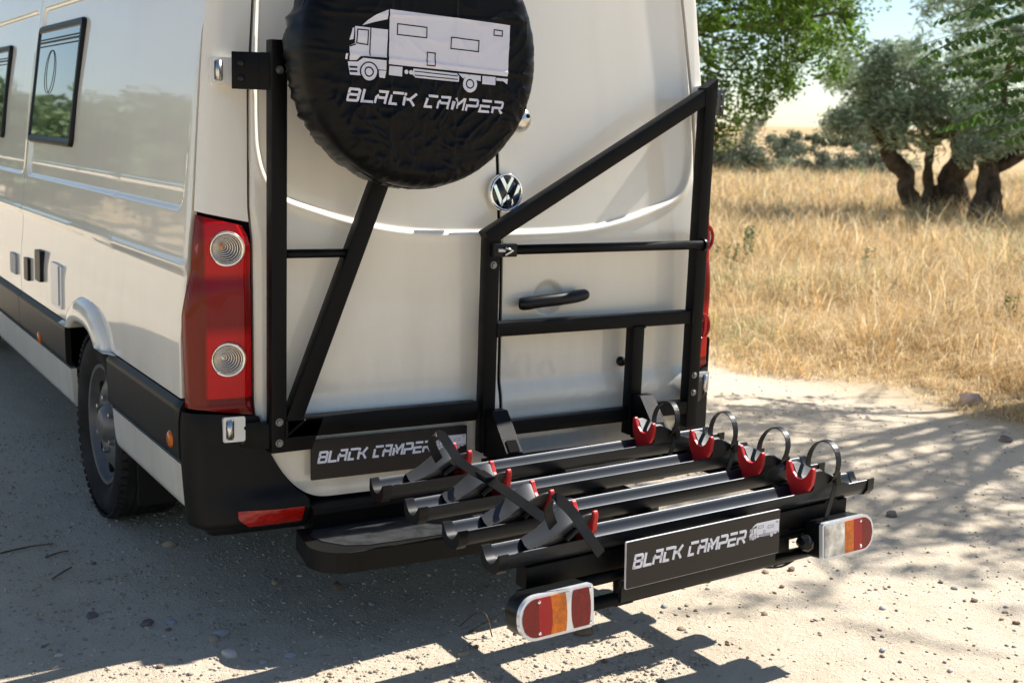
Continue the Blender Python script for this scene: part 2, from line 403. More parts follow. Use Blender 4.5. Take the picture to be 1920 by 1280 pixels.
VAN = thing('camper_van', (0, 2.6, 0), 'cream white high-roof camper van parked on the sandy track, seen from behind', 'van')

# door window pressing (recessed panel) outline for |x|
WIN = [(-.05, 1.111), (.0, 1.111), (.2, 1.114), (.35, 1.124), (.5, 1.152), (.62, 1.187), (.69, 1.212), (.728, 1.240), (.752, 1.285), (.764, 1.34), (.768, 1.40), (.764, 1.55), (.750, 1.75), (.725, 2.0), (.69, 2.2), (.60, 2.3), (-.05, 2.32)]
WIN = [(a[0], a[1]) for a in spline([np.array(q) for q in WIN], 4)]
def door_disp(p, D, Z):
    sd = polydist(D, Z, WIN)
    h = -.0135*sstep(.0075, -.0075, sd)
    h = h+.0035*np.exp(-((sd-.012)/.012)**2)               # raised lip round the pressing
    gap = np.interp(Z, [.3, 1.1, 1.19, 1.5, 1.75, 2.3], [.785, .785, .80, .788, .763, .70])
    h = h-.008*sstep(.02, 0, gap-D)**2                      # rolled outer edge
    # shallow pressing behind the sign on the lower door
    return h-.004*sstep(.02, -.02, polydist(D, Z, [(.03, .385), (.70, .385), (.72, .42), (.72, .53), (.70, .56), (.03, .56)]))
def door_disp_r(p, D, Z): return door_disp(p, D, Z)-.018*sstep(.060, .038, np.hypot(D-.178, Z-.900))
def zdoor_bot(t):
    x = t*.785
    return .345+.004*x+.235*np.clip((x-.56)/.225, 0, 1)**2.6
gapx = lambda z: np.interp(z, [.3, 1.1, 1.19, 1.5, 1.75, 2.3], [.792, .792, .797, .785, .760, .70])
zrows = np.concatenate([np.linspace(0, .36, 130), np.linspace(.3625, .50, 60), np.linspace(.505, 1, 60)])
doors = []
for mir in (False, True):
    d = patch(zdoor_bot, 2.33, .0062, gapx, 160, 0, door_disp_r if mir else door_disp, mir, zp=zrows).build('rear_door', M_paint, VAN, sharp=50)
    doors.append(d)
mb = MB(); zz_ = np.linspace(.35, 2.3, 40); strap(mb, [(0, float(Yr(z_))+(.009 if z_ < 1.08 else .0205), z_) for z_ in zz_], (1, 0, 0), .03, .004); mb.build('door_seal', M_dark, VAN)
tag(doors[0], 'left rear door with spare wheel in front of it'); tag(doors[1], 'right rear door with black handle')

# pillars beside the doors, above the tail lights
ygap = lambda z: np.interp(z, [.6, .75, .89, 1.02, 1.17, 1.5, 1.75, 2.2], [.018, .024, .030, .018, .026, .066, .108, .2])
def pil_disp(p, D, Z): return 0*D
for mir in (False, True):
    patch(lambda t: 1.148+.03*t, 2.33, lambda z: gapx(z)+.009, lambda z: d_of_y(ygap(z), z), 30, 60, None, mir).build('pillar', M_paint, VAN, sharp=50)

# side panels -------------------------------------------------------
WY, WZc = 1.13, .30
def arch_z(y, a, b, n=2.6):
    q = np.clip(1-np.abs((y-WY)/a)**n, 0, 1); return WZc+b*q**(1/n)
def side_disp(y0, y1):
    zt = 1.865
    def f(p, D, Z):
        y = p[..., 1]
        sl = .012*(y/2.3)                                     # pressings run very slightly nose-down
        zz = Z+sl
        qx = np.maximum(np.maximum(y0+.07-y, y-(y1-.05)), 0); 
        cy, cz = (y0+y1)/2, (1.178+zt)/2; hy, hz, rr = (y1-y0)/2-.045, (zt-1.178)/2, .045
        ax = np.abs(y-cy)-(hy-rr); az = np.abs(zz-cz)-(hz-rr)
        sd = np.hypot(np.maximum(ax, 0), np.maximum(az, 0))+np.minimum(np.maximum(ax, az), 0)-rr
        h = -.010*sstep(.008, -.008, sd)
        h = h+.0025*np.exp(-((zz-1.236)/.006)**2)*sstep(.0, -.05, sd)
        h = h+.007*np.exp(-((zz-1.026)/.013)**2)-.007*sstep(1.022, .99, zz)*sstep(.80, .93, zz)
        # soft dents and sheet-metal waviness
        return h
    return f
def side_panel(y0, y1, mir, nt):
    yy = np.linspace(0, 1, nt+1)
    def zb(t):
        y = y0+(y1-y0)*t; return np.maximum(.658, np.where(np.abs(y-WY) < .40, arch_z(y, .40, .487), 0))
    d0 = (lambda z: d_of_y(ygap(z)+.007, z)) if y0 < .2 else (lambda z: d_of_y(y0, z))
    zp = np.concatenate([np.linspace(0, .20, 24), np.linspace(.205, .36, 50), np.linspace(.365, .71, 24), np.linspace(.715, .80, 26), np.linspace(.81, 1, 14)])
    return patch(zb, 2.30, d0, lambda z: d_of_y(y1, z), nt, 0, side_disp(max(y0, .06), y1), mir, zp=zp)
for mir in (False, True):
    side_panel(.03, 2.372, mir, 240).build('side_panel', M_paint, VAN, sharp=50)
    side_panel(2.380, 3.95, mir, 60).build('side_panel', M_paint, VAN, sharp=50)
    patch(.658, 2.30, lambda z: d_of_y(3.958, z), lambda z: d_of_y(5.6-.35*np.maximum(0, z-1.0), z), 30, 40, None, mir).build('cab_side', M_paint, VAN, sharp=50)

# roof, front, floor, dark inner shell
mb = MB()
zs = np.array([2.30, 2.36, 2.42, 2.48, 2.53, 2.56]); rows = []
for z_, k in zip(zs, (1, .97, .91, .80, .62, .40)):
    Wv = float(Wz(2.30))*k; y0 = float(Yr(2.3))+.05*(1-k)
    ring = [(-Wv*s, y0+.14*(1-k), z_) for s in np.linspace(0, 1, 8)]+[(-Wv, y, z_) for y in np.linspace(y0+.16, 5.0, 10)]
    rows.append(ring)
n_ = len(rows[0])
for s in (1, -1):
    vs = [(v[0]*s, v[1], v[2]) for r_ in rows for v in r_]+[(0, v[1], 2.57) for v in rows[-1]]
    fs = [(i*n_+j, (i+1)*n_+j, (i+1)*n_+j+1, i*n_+j+1) for i in range(6) for j in range(n_-1)]
    mb.add(vs, [f if s == 1 else f[::-1] for f in fs], True)
mb.build('roof', M_paint, VAN)
mb = MB(); prism(mb, [(5.0, 2.5), (5.25, 2.3), (5.62, 1.35), (5.95, 1.15), (6.0, .45), (5.6, .35), (5.0, .35)], (-.86, 0, 0), (0, 1, 0), (0, 0, 1), (1, 0, 0), 0, 1.72)
mb.build('front_end', M_paint, VAN)
mb = MB()
for mir in (1, -1):
    dd = np.concatenate([np.linspace(0, .9, 12), np.linspace(.92, 1.1, 10), np.linspace(1.2, 6.2, 26)])
    zz = np.linspace(.68, 2.34, 26); D, Z = np.meshgrid(dd, zz); p = P(D, Z)-Pn(D, Z)*.035; p = p.reshape(-1, 3) if mir == 1 else mirx(p.reshape(-1, 3))
    idx = np.arange(D.size).reshape(D.shape); fs = np.stack([idx[:-1, :-1], idx[1:, :-1], idx[1:, 1:], idx[:-1, 1:]], -1).reshape(-1, 4)
    mb.add(p, [tuple(f) if mir == 1 else tuple(f[::-1]) for f in fs])
    bar(mb, (-.60*mir, .02, .52), (-.60*mir, .62, .52), .62, .40, r=.01)
    bar(mb, (-.55*mir, 1.62, .52), (-.55*mir, 5.4, .52), .80, .40, r=.01)
bar(mb, (0, .00, .52), (0, 5.4, .52), .62, .40, r=.01)
mb.build('inner_shell', M_dark, VAN)
mb = MB(); bar(mb, (0, .05, .34), (0, 5.5, .34), .9, .06, r=.01)
bar(mb, (-.8, 1.13, .34), (.8, 1.13, .34), .09, .09, r=.03)
bar(mb, (-.45, .02, .30), (-.45, 3, .30), .08, .1); bar(mb, (.45, .02, .30), (.45, 3, .30), .08, .1)
mb.build('chassis', M_under, VAN)

mb = MB(); bar(mb, (.02, .16, .275), (.02, .72, .275), 1.05, .13, r=.03); mb.build('underbody_light_blocker', M_under, VAN, sharp=40)  # unseen box added to keep light off the ground under the van
for x_ in (-.80, .74):
    mb = MB(); bar(mb, (x_, .74, .40), (x_, .73, .14), .26, .012, up=(0, 1, 0), r=.004); mb.build('flap_light_blocker', M_under, VAN)  # unseen flaps added behind the wheels to block light under the body
# wheel-arch flare, lower trim, sills, bumper -------------------------
def onbody(y, z, off, mir):
    p = P(d_of_y(y, z), z); n = Pn(d_of_y(y, z), z); q = p+n*off; q = mirx(q) if mir else q; return (q[0], q[1], q[2])
for mir in (False, True):
    mb = MB(); N_ = 72; prof = [(1.0, .0), (.985, .012), (.95, .024), (.90, .032), (.86, .034), (.835, .030), (.825, .020), (.825, -.02), (.825, -.10)]
    vs = []
    for k in range(N_+1):
        th = PI*k/N_; cth, sth = math.cos(th), math.sin(th)
        for s_, off in prof:
            a, b_, n2 = .40*s_, .487*(s_-.02*(1-s_)), 2.6
            yy = WY+a*math.copysign(abs(cth)**(2/n2), cth); zz = WZc+b_*abs(sth)**(2/n2)
            zz = max(zz, .655); fade = min(1, max(0, (zz-.62)/.08)) if s_ > .86 else 1
            q = onbody(np.float64(yy), np.float64(zz), off*(.4+.6*fade), mir); vs.append(q)
    m_ = len(prof)
    fs = [(i*m_+j, i*m_+j+1, (i+1)*m_+j+1, (i+1)*m_+j) for i in range(N_) for j in range(m_-1)]
    mb.add(vs, fs if not mir else [f[::-1] for f in fs], True)
    mb.build('wheel_arch', M_paint, VAN, sharp=60)
    # liner
    mb = MB()
    ring = [(WY+.335*math.cos(a), .33+.37*math.sin(a)) for a in np.linspace(-.3, PI+.3, 25)]
    s = -1 if not mir else 1
    vs = [(-.95 if s < 0 else .86, y, z) for y, z in ring]+[(s*.55, y, z) for y, z in ring]
    mb.add(vs, [(i, i+1, i+26, i+25) for i in range(24)], True); mb.add([(s*.55, y, z) for y, z in ring], [tuple(range(25))])
    mb.build('arch_liner', M_dark, VAN)

def rim_disp(z0, z1, off, edge):
    return lambda p, D, Z: off*sstep(-.001, edge, np.minimum(Z-z0, z1-Z))
for mir in (False, True):
    patch(.47, .652, lambda z: d_of_y(.018, z), lambda z: d_of_y(.815, z), 40, 18, rim_disp(.47, .652, .014, .02), mir).build('side_moulding', M_trim, VAN, sharp=50)
    patch(.487, .652, lambda z: d_of_y(1.452, z), lambda z: d_of_y(2.372, z), 30, 18, rim_disp(.487, .652, .014, .02), mir).build('side_moulding', M_trim, VAN, sharp=50)
    patch(.487, .652, lambda z: d_of_y(2.378, z), lambda z: d_of_y(4.3, z), 30, 18, rim_disp(.487, .652, .014, .02), mir).build('side_moulding', M_trim, VAN, sharp=50)
    # lower white quarter panel behind the wheel: bottom edge rises towards the arch, tucks under
    patch(lambda t: .292+.0*t, .466, lambda z: d_of_y(.022, z), lambda z: d_of_y(.805-.04*np.clip((.38-z)/.1, 0, 1), z), 40, 16, lambda p, D, Z: .004-.05*sstep(.36, .28, Z)**1.5, mir).build('lower_panel', M_paint, VAN, sharp=50)
    patch(lambda t: .31+.0*t, .483, lambda z: d_of_y(1.43, z), lambda z: d_of_y(4.3, z), 60, 16, lambda p, D, Z: .004-.04*sstep(.36, .30, Z)**1.5, mir).build('sill', M_paint, VAN, sharp=50)

# bumper: corner pieces and centre
def zb_top(t):
    # t=0 at x=.60 (under door), t=1 on the side; top edge follows the door curve and then the tail light
    x = .655+.345*t
    low = .337+.235*np.clip((x-.562)/.225, 0, 1)**2.6
    return low+(.603+.02*np.clip((x-.8)/.2, 0, 1)-low)*np.clip((x-.772)/.016, 0, 1)
def bump_disp(p, D, Z):
    lip = .020*sstep(.30, .34, Z)*sstep(.40, .365, Z)*sstep(.86, .74, D)
    low = .022*sstep(.42, .31, Z)*sstep(1.0, .86, D)
    return .010+low+lip-.045*sstep(.305, .262, Z)-.010*sstep(.62, .66, D)*0
bumpers = []
for mir in (False, True):
    b = patch(.262, zb_top, .60+.055, lambda z: d_of_y(.016, z), 70, 40, bump_disp, mir, skirt=.04).build('bumper_corner', M_plastic, VAN, sharp=45); bumpers.append(b)
mb = MB()
sec = [(-.02, .335), (-.075, .334), (-.102, .326), (-.106, .312), (-.098, .295), (-.098, .268), (-.085, .255), (-.02, .255)]
for i, x_ in enumerate((-.648, .648)):
    pass
prism(mb, sec, (-.648, 0, 0), (0, 1, 0), (0, 0, 1), (1, 0, 0), 0, 1.296)
mb.build('bumper_centre', M_plastic, VAN, sharp=40)

# red reflectors in the bumper
for mir in (False, True):
    patch(.288, .341, .672, lambda z: .858-.035*np.clip((.318-z)/.03, 0, 1), 24, 8, lambda p, D, Z: bump_disp(p, D, Z)+.004, mir, skirt=.02).build('reflector', M_reflect, VAN, sharp=45)

# rear step under the bumper
mb = MB()
out = [(-.70, -.10)]+[(-.625+.10*math.cos(a), -.245+.10*math.sin(a)) for a in np.linspace(PI, 1.5*PI, 10)]+[(.35+.09*math.cos(a), -.295+.09*math.sin(a)) for a in np.linspace(-.5*PI, 0, 9)]+[(.44, -.10)]
prism(mb, out, (0, 0, 0), (1, 0, 0), (0, 1, 0), (0, 0, 1), .215, .275)
step = mb.build('rear_step', M_plastic, VAN); bv = step.modifiers.new('b', 'BEVEL'); bv.width = .014; bv.segments = 3
def tread_mat():
    M = mat('worn_step_tread', (.030, .031, .033), .36, spec=.6, noise_amt=.5, noise_scale=30); N = M.node_tree; b = N.nodes['Principled BSDF']
    tc = N.nodes.new('ShaderNodeTexCoord'); wv = N.nodes.new('ShaderNodeTexVoronoi'); wv.inputs['Scale'].default_value = 150; wv.inputs['Randomness'].default_value = 0
    N.links.new(tc.outputs['Object'], wv.inputs['Vector']); bp = N.nodes.new('ShaderNodeBump'); bp.inputs['Strength'].default_value = .7; bp.inputs['Distance'].default_value = .002
    N.links.new(wv.outputs['Distance'], bp.inputs['Height']); N.links.new(bp.outputs[0], b.inputs['Normal']); return M
mb = MB(); prism(mb, [(-.66, -.13), (-.685, -.17), (-.675, -.23), (-.63, -.29), (-.57, -.315), (.35, -.355), (.395, -.34), (.41, -.30), (.41, -.13)], (0, 0, 0), (1, 0, 0), (0, 1, 0), (0, 0, 1), .2745, .2775)
mb.build('step_tread', tread_mat(), step)

# tail lights ---------------------------------------------------------
def tail_light(mir):
    s = 1 if mir else -1
    d0 = lambda z: np.where(z > 1.09, gapx(z)+.012-.02*np.clip((z-1.09)/.05, 0, 1)*0, .802)+.016*np.clip((z-1.08)/.055, 0, 1)**2
    def disp(p, D, Z):
        e = np.minimum(np.minimum(D-d0(Z), d_of_y(ygap(Z)-.006, Z)-D), np.minimum(Z-.612, 1.165-Z))
        h = .010*sstep(-.002, .022, e)+.006*np.exp(-((Z-.90)/.10)**2)*sstep(.86, .93, D)-.004*np.exp(-((Z-1.0)/.03)**2)
        for zc in (1.076, .768):
            r_ = np.hypot((D-.868), Z-zc); h = h-.045*sstep(.048, .0455, r_)
        return h
    body = patch(lambda t: .606+.03*t, lambda t: 1.138+.03*t, d0, lambda z: d_of_y(ygap(z)-.004, z), 90, 150, disp, mir, skirt=.03).build('tail_light', M_tl, VAN, sharp=60)
    tag(body, 'red tail light beside the spare wheel frame' if not mir else 'red tail light on the far corner')
    # dark gasket round the lens
    for zc, mcol in ((1.076, True), (.768, False)):
        x = -.868 if s < 0 else .80+.068*.42; y = float(rear_y(.868, zc)); n = np.array([s*.22, -1, .0]); n /= np.linalg.norm(n)
        c0 = np.array([x, y, zc])
        ring = MB(); lathe(ring, [(.0465, -.004), (.0495, .010), (.0475, .015), (.042, .015), (.0395, .008), (.0395, -.006)], c0, n, 48); ring.build('lamp_ring', M_lred if mir else M_lring, body)
        bowl = MB(); lathe(bowl, [(.041, .010), (.036, .002), (.027, -.006), (.015, -.012), (.0005, -.014)], c0, n, 40); bw = bowl.build('round_lamp', M_lbowl, body)
        for k in range(7):
            rk = .037-.0048*k; sh = np.array([-s*-.0018*k*1.0, 0, .0008*k]); sh = np.array([-.0018*k, 0, .0008*k])
            rg = MB(); lathe(rg, [(rk+.0011, .0), (rk+.0006, .0022), (rk-.0006, .0022), (rk-.0011, .0)], c0+sh+n*(.0055-.0018*k), n, 36); rg.build('lamp_flute', M_lring, body)
        bulb = MB(); lathe(bulb, [(.0005, .006), (.005, .005), (.0075, .0), (.0075, -.010)], c0+np.array([-.013, 0, .006])+n*.0, n, 16); bulb.build('bulb', M_amberbulb if mcol else M_lring, body)
        if mir: continue
        tn = MB(); u_t = nrm(np.cross((0, 0, 1.), n)); u_t = u_t if u_t[0]*s > 0 else -u_t
        prism(tn, [(.045*math.cos(a_), .045*math.sin(a_)) for a_ in np.linspace(-.9, .9, 9)]+[(.082, .012), (.086, 0), (.080, -.014)][0:3], c0+n*.0, u_t, (0, 0, 1), n, .006, .0150)
        tn.build('lamp_tunnel', M_tunnel, body)
def tl_mat():
    M = mat('tail_light_red', (.40, .008, .010), .10, spec=.15, coat=.28, coatr=.02); N = M.node_tree; b = N.nodes['Principled BSDF']
    geo = N.nodes.new('ShaderNodeNewGeometry'); sp = N.nodes.new('ShaderNodeSeparateXYZ'); N.links.new(geo.outputs['Position'], sp.inputs[0])
    ramp = N.nodes.new('ShaderNodeValToRGB'); ramp.color_ramp.interpolation = 'LINEAR'
    mr = N.nodes.new('ShaderNodeMapRange'); mr.inputs[1].default_value = .60; mr.inputs[2].default_value = 1.17; N.links.new(sp.outputs[2], mr.inputs[0]); N.links.new(mr.outputs[0], ramp.inputs[0])
    els = ramp.color_ramp.elements; els[0].position = 0; els[0].color = (.13, .002, .003, 1); els[1].position = 1; els[1].color = (.34, .004, .004, 1)
    for p_, c_ in ((.06, (.17, .002, .003)), (.10, (.10, .002, .003)), (.105, (.50, .006, .008)), (.40, (.55, .006, .009)), (.46, (.20, .002, .005)), (.68, (.24, .002, .007)), (.72, (.50, .006, .008)), (.95, (.50, .006, .008))):
        e = els.new(p_); e.color = (*c_, 1)
    # outer (side) part of the lens is a brownish, darker red
    ab = N.nodes.new('ShaderNodeMath'); ab.operation = 'ABSOLUTE'; N.links.new(sp.outputs[0], ab.inputs[0])
    mo = N.nodes.new('ShaderNodeMapRange'); mo.inputs[1].default_value = .925; mo.inputs[2].default_value = .935; N.links.new(ab.outputs[0], mo.inputs[0])
    mx = N.nodes.new('ShaderNodeMix'); mx.data_type = 'RGBA'; mx.inputs[7].default_value = (.17, .014, .006, 1)
    N.links.new(mo.outputs[0], mx.inputs[0]); N.links.new(ramp.outputs[0], mx.inputs[6]); N.links.new(mx.outputs[2], b.inputs['Base Color'])
    wv = N.nodes.new('ShaderNodeTexWave'); wv.inputs['Scale'].default_value = 60; wv.bands_direction = 'X'; N.links.new(geo.outputs['Position'], wv.inputs['Vector'])
    bp = N.nodes.new('ShaderNodeBump'); bp.inputs['Strength'].default_value = .22; bp.inputs['Distance'].default_value = .002
    N.links.new(wv.outputs['Fac'], bp.inputs['Height']); N.links.new(bp.outputs[0], b.inputs['Normal'])
    return M
M_tl = tl_mat(); M_lring = mat('lamp_ring_bright', (.80, .74, .66), .14, metal=.8)
M_lbowl = mat('lamp_bowl_silver', (.16, .16, .165), .22, metal=.6, coat=.6, coatr=.03, bump=.6, bump_scale=190)
M_tunnel = mat('lamp_tunnel_red', (.24, .03, .045), .12, metal=.55, coat=.5)
M_amberbulb = mat('amber_bulb', (.55, .22, .05), .15, coat=.8)
tail_light(False); tail_light(True)

# emblem on the right-hand edge of the centre gap
em = MB(); EC = np.array([.012, float(Yr(1.23))-.004, 1.232]); en = nrm((0, -1, .05)); eu = nrm(np.cross((0, 0, 1), -en)); ev = np.cross(en, eu)*1
eu = np.array([1., 0, 0]); ev = nrm(np.cross(eu, -en)); ev = ev if ev[2] > 0 else -ev
lathe(em, [(.0005, .010), (.050, .010), (.052, .004), (.056, -.002)], EC, en, 56); emb = em.build('emblem', M_badge, VAN)
tag(emb, 'round chrome VW emblem on the door joint')
em = MB(); lathe(em, [(.0585, -.004), (.0605, .006), (.059, .014), (.0555, .0165), (.0515, .014), (.050, .006)], EC, en, 64); em.build('emblem_ring', M_chrome, emb)
em = MB()
def stroke(mb, pts, w, o, u, v, n, t0, t1):
    for a, b_ in zip(pts[:-1], pts[1:]):
        a = np.array(a, float); b_ = np.array(b_, float); d = nrm(b_-a); q = np.array([-d[1], d[0]])*w/2
        prism(mb, [tuple(a+q), tuple(a-q), tuple(b_-q), tuple(b_+q)], o, u, v, n, t0, t1)
R_ = .052
Vp = [(-.40*R_, .92*R_), (0, .22*R_), (.40*R_, .92*R_)]
Wp = [(-.86*R_, .46*R_), (-.36*R_, -.66*R_), (0, -.24*R_), (.36*R_, -.66*R_), (.86*R_, .46*R_)]
def ribbon(mb, pts, w, o, u, v, n, t0, t1):
    """mitred polyline band"""
    pts = [np.array(p, float) for p in pts]; L, Rr = [], []
    for i, p in enumerate(pts):
        a = nrm(pts[i]-pts[i-1]) if i else nrm(pts[1]-pts[0]); b_ = nrm(pts[i+1]-pts[i]) if i < len(pts)-1 else a
        na = np.array([-a[1], a[0]]); nb = np.array([-b_[1], b_[0]]); mm = nrm(na+nb); k = min(2.2, 1/max(.3, np.dot(mm, na)))
        L.append(p+mm*w/2*k); Rr.append(p-mm*w/2*k)
    for i in range(len(pts)-1):
        prism(mb, [tuple(L[i]), tuple(Rr[i]), tuple(Rr[i+1]), tuple(L[i+1])], o, u, v, n, t0, t1)
ribbon(em, Vp, .0125, EC, eu, ev, en, .008, .0165); 
e1 = em.build('letter_v', M_chrome, emb); bvl = e1.modifiers.new('b', 'BEVEL'); bvl.width = .0025; bvl.segments = 2; bvl.limit_method = 'ANGLE'
em = MB(); ribbon(em, Wp, .0125, EC, eu, ev, en, .008, .0158); e2 = em.build('letter_w', M_chrome, emb); bvl = e2.modifiers.new('b', 'BEVEL'); bvl.width = .0025; bvl.segments = 2; bvl.limit_method = 'ANGLE'

# satin dome cap near the top of the right door
mb = MB(); yd = float(rear_y(.08, 1.45))
lathe(mb, [(.040, -.002), (.039, .008), (.033, .020), (.022, .028), (.010, .031), (.0005, .032)], (.073, yd, 1.455), (0, -1, .05), 40)
dome = mb.build('dome_cap', M_satin, VAN); mb = MB(); lathe(mb, [(.0005, .0345), (.006, .034), (.007, .030)], (.085, yd+.002, 1.463), (0.1, -1, .1), 16); mb.build('cap_hole', M_dark, dome)

# door handle
hx, hz = .178, .900; hy = float(rear_y(hx, hz))
mb = MB(); pts = [(hx-.122, hy-.030, hz-.010), (hx-.112, hy-.038, hz-.010), (hx-.06, hy-.046, hz-.004), (hx, hy-.048, hz), (hx+.06, hy-.044, hz+.004), (hx+.112, hy-.034, hz+.008), (hx+.122, hy-.026, hz+.008)]
tube(mb, spline(pts, 5), [.007, .015, .019, .020, .0205, .0205, .021, .021]+[.0205]*14+[.0205, .020, .0195, .019, .0185, .017, .014, .010, .006], 14)
hnd = mb.build('door_handle', M_cap, doors[1])
mb = MB(); bar(mb, (hx-.10, hy+.006, hz-.010), (hx-.10, hy-.04, hz-.010), .022, .026, r=.008); bar(mb, (hx+.10, hy+.006, hz+.007), (hx+.10, hy-.035, hz+.007), .022, .026, r=.008)
mb.build('handle_mount', M_cap, doors[1])
# lock cylinder / rubber stop
mb = MB(); yb = float(rear_y(.43, .70)); lathe(mb, [(.0005, .022), (.012, .020), (.016, .012), (.016, -.002)], (.476, yb, .672), (0, -1, 0), 20); mb.build('rubber_stop', M_cap, doors[1])
# blind plug + upper dent button on the side
# hinges: white clasps with black bolted brackets come with the carriers below
def hinge(z, s, h=.072):
    d = .862; p = P(np.float64(d), np.float64(z)); n = Pn(np.float64(d), np.float64(z)); p = np.array(p) if s < 0 else mirx(p); n = np.array([n[0]*(-s), n[1], n[2]])
    u = nrm(np.cross((0, 0, 1), n)); mb = MB()
    prism(mb, rrect(.062, h, .006), p, u, (0, 0, 1), n, -.004, .020); o = mb.build('door_hinge', M_white, VAN, sharp=40)
    mb = MB(); prism(mb, rrect(.022, h*.72, .004), p-u*s*.012*-1, u, (0, 0, 1), n, .019, .0215); mb.build('hinge_slot', M_dark, o)
    mb = MB(); q = p+n*.018-u*s*-.012; tube(mb, [q-np.array([0, 0, h*.38]), q+np.array([0, 0, h*.38])], .0095, 16); mb.build('hinge_pin', M_satin, o)
hinge(1.553, -1); hinge(.572, -1); hinge(1.553, 1); hinge(.572, 1)

# side windows (plastic framed acrylic)
def side_window(y0, y1, z0, z1):
    def q(y, z, off): return np.array(onbody(np.float64(y), np.float64(z), off-.010, False))
    def ring(inset, off, n=8):
        pts = []; r = max(.004, .03-inset)
        for (cy, cz, a0) in ((y1-inset-r, z1-inset-r, 0), (y0+inset+r, z1-inset-r, 90), (y0+inset+r, z0+inset+r, 180), (y1-inset-r, z0+inset+r, 270)):
            for k in range(n+1):
                a = math.radians(a0+90*k/n); pts.append(q(cy+r*math.cos(a), cz+r*math.sin(a), off))
        return pts
    prof = [(0, -.004), (.0, .010), (.006, .017), (.022, .018), (.030, .014), (.034, .008)]
    rings = [ring(*p_) for p_ in prof]; k = len(rings[0]); mb = MB()
    mb.add([v for r_ in rings for v in r_], [(i*k+j, (i+1)*k+j, (i+1)*k+(j+1) % k, i*k+(j+1) % k) for i in range(len(prof)-1) for j in range(k)], False)
    fr = mb.build('side_window', M_trim, VAN, sharp=35)
    mb = MB(); r0 = ring(.031, .012); mb.add(r0, [tuple(range(k))]); 
    me = mb.build('pane', M_acrylic, fr)
    # blind cassette lines and sash detail
    mb = MB(); 
    for dz, w_ in ((.060, .004), (.072, .006), (.088, .003)):
        strap(mb, [q(y0+.04, z1-dz, .014), q((y0+y1)/2, z1-dz, .014), q(y1-.04, z1-dz, .014)], (0, 0, 1), w_, .002)
    mb.build('blind_rail', M_trim, fr)
    mb = MB(); cy, cz = y0+(y1-y0)*.62, z0+(z1-z0)*.60
    tube(mb, [q(cy+.085*math.cos(a), cz+.085*math.sin(a), .0122) for a in np.linspace(0, 2*PI, 41)], .0016, 6)
    mb.build('round_sticker_edge', M_trim, fr)
    return fr
side_window(1.535, 2.345, 1.302, 1.782)
side_window(2.985, 3.75, 1.302, 1.732)

# service hatches and vents low on the side
def plate_on_side(name, y, z, wy, hz_, t, m, parent=VAN, r=.01):
    p = np.array(onbody(np.float64(y), np.float64(z), 0., False)); n = Pn(d_of_y(np.float64(y), np.float64(z)), np.float64(z)); u = nrm(np.cross((0, 0, 1), n)); v = np.cross(n, u)
    mb = MB(); prism(mb, rrect(wy, hz_, r, 4), p, u, v, n, -.012, t); o = mb.build(name, m, parent, sharp=40)
    b = o.modifiers.new('b', 'BEVEL'); b.width = min(.004, t*.4); b.segments = 2; b.limit_method = 'ANGLE'; return o, p, u, v, n
plate_on_side('socket_cover', 2.52, .762, .13, .090, .010, M_grey)
plate_on_side('vent_cap', 2.20, .772, .085, .095, .013, M_trim)
plate_on_side('vent_cap', 1.94, .815, .105, .125, .015, M_trim)
o, p, u, v, n = plate_on_side('service_hatch', 1.625, .775, .19, .165, .007, M_white)
mb = MB(); bar(mb, p+n*.008+u*.06-v*.07, p+n*.008+u*.06+v*.08, .010, .006, up=n); mb.build('hatch_edge', M_grey, o)
# amber marker lamps, fuel of road splash
for y, z in ((1.945, .52), (.092, .53)):
    p = np.array(onbody(np.float64(y), np.float64(z), .012, False)); n = Pn(d_of_y(np.float64(y), np.float64(z)), np.float64(z))
    mb = MB(); lathe(mb, [(.0005, .010), (.018, .009), (.024, .004), (.026, -.002)], p, n, 24); tag(mb.build('marker_lamp', M_amber, VAN), None)

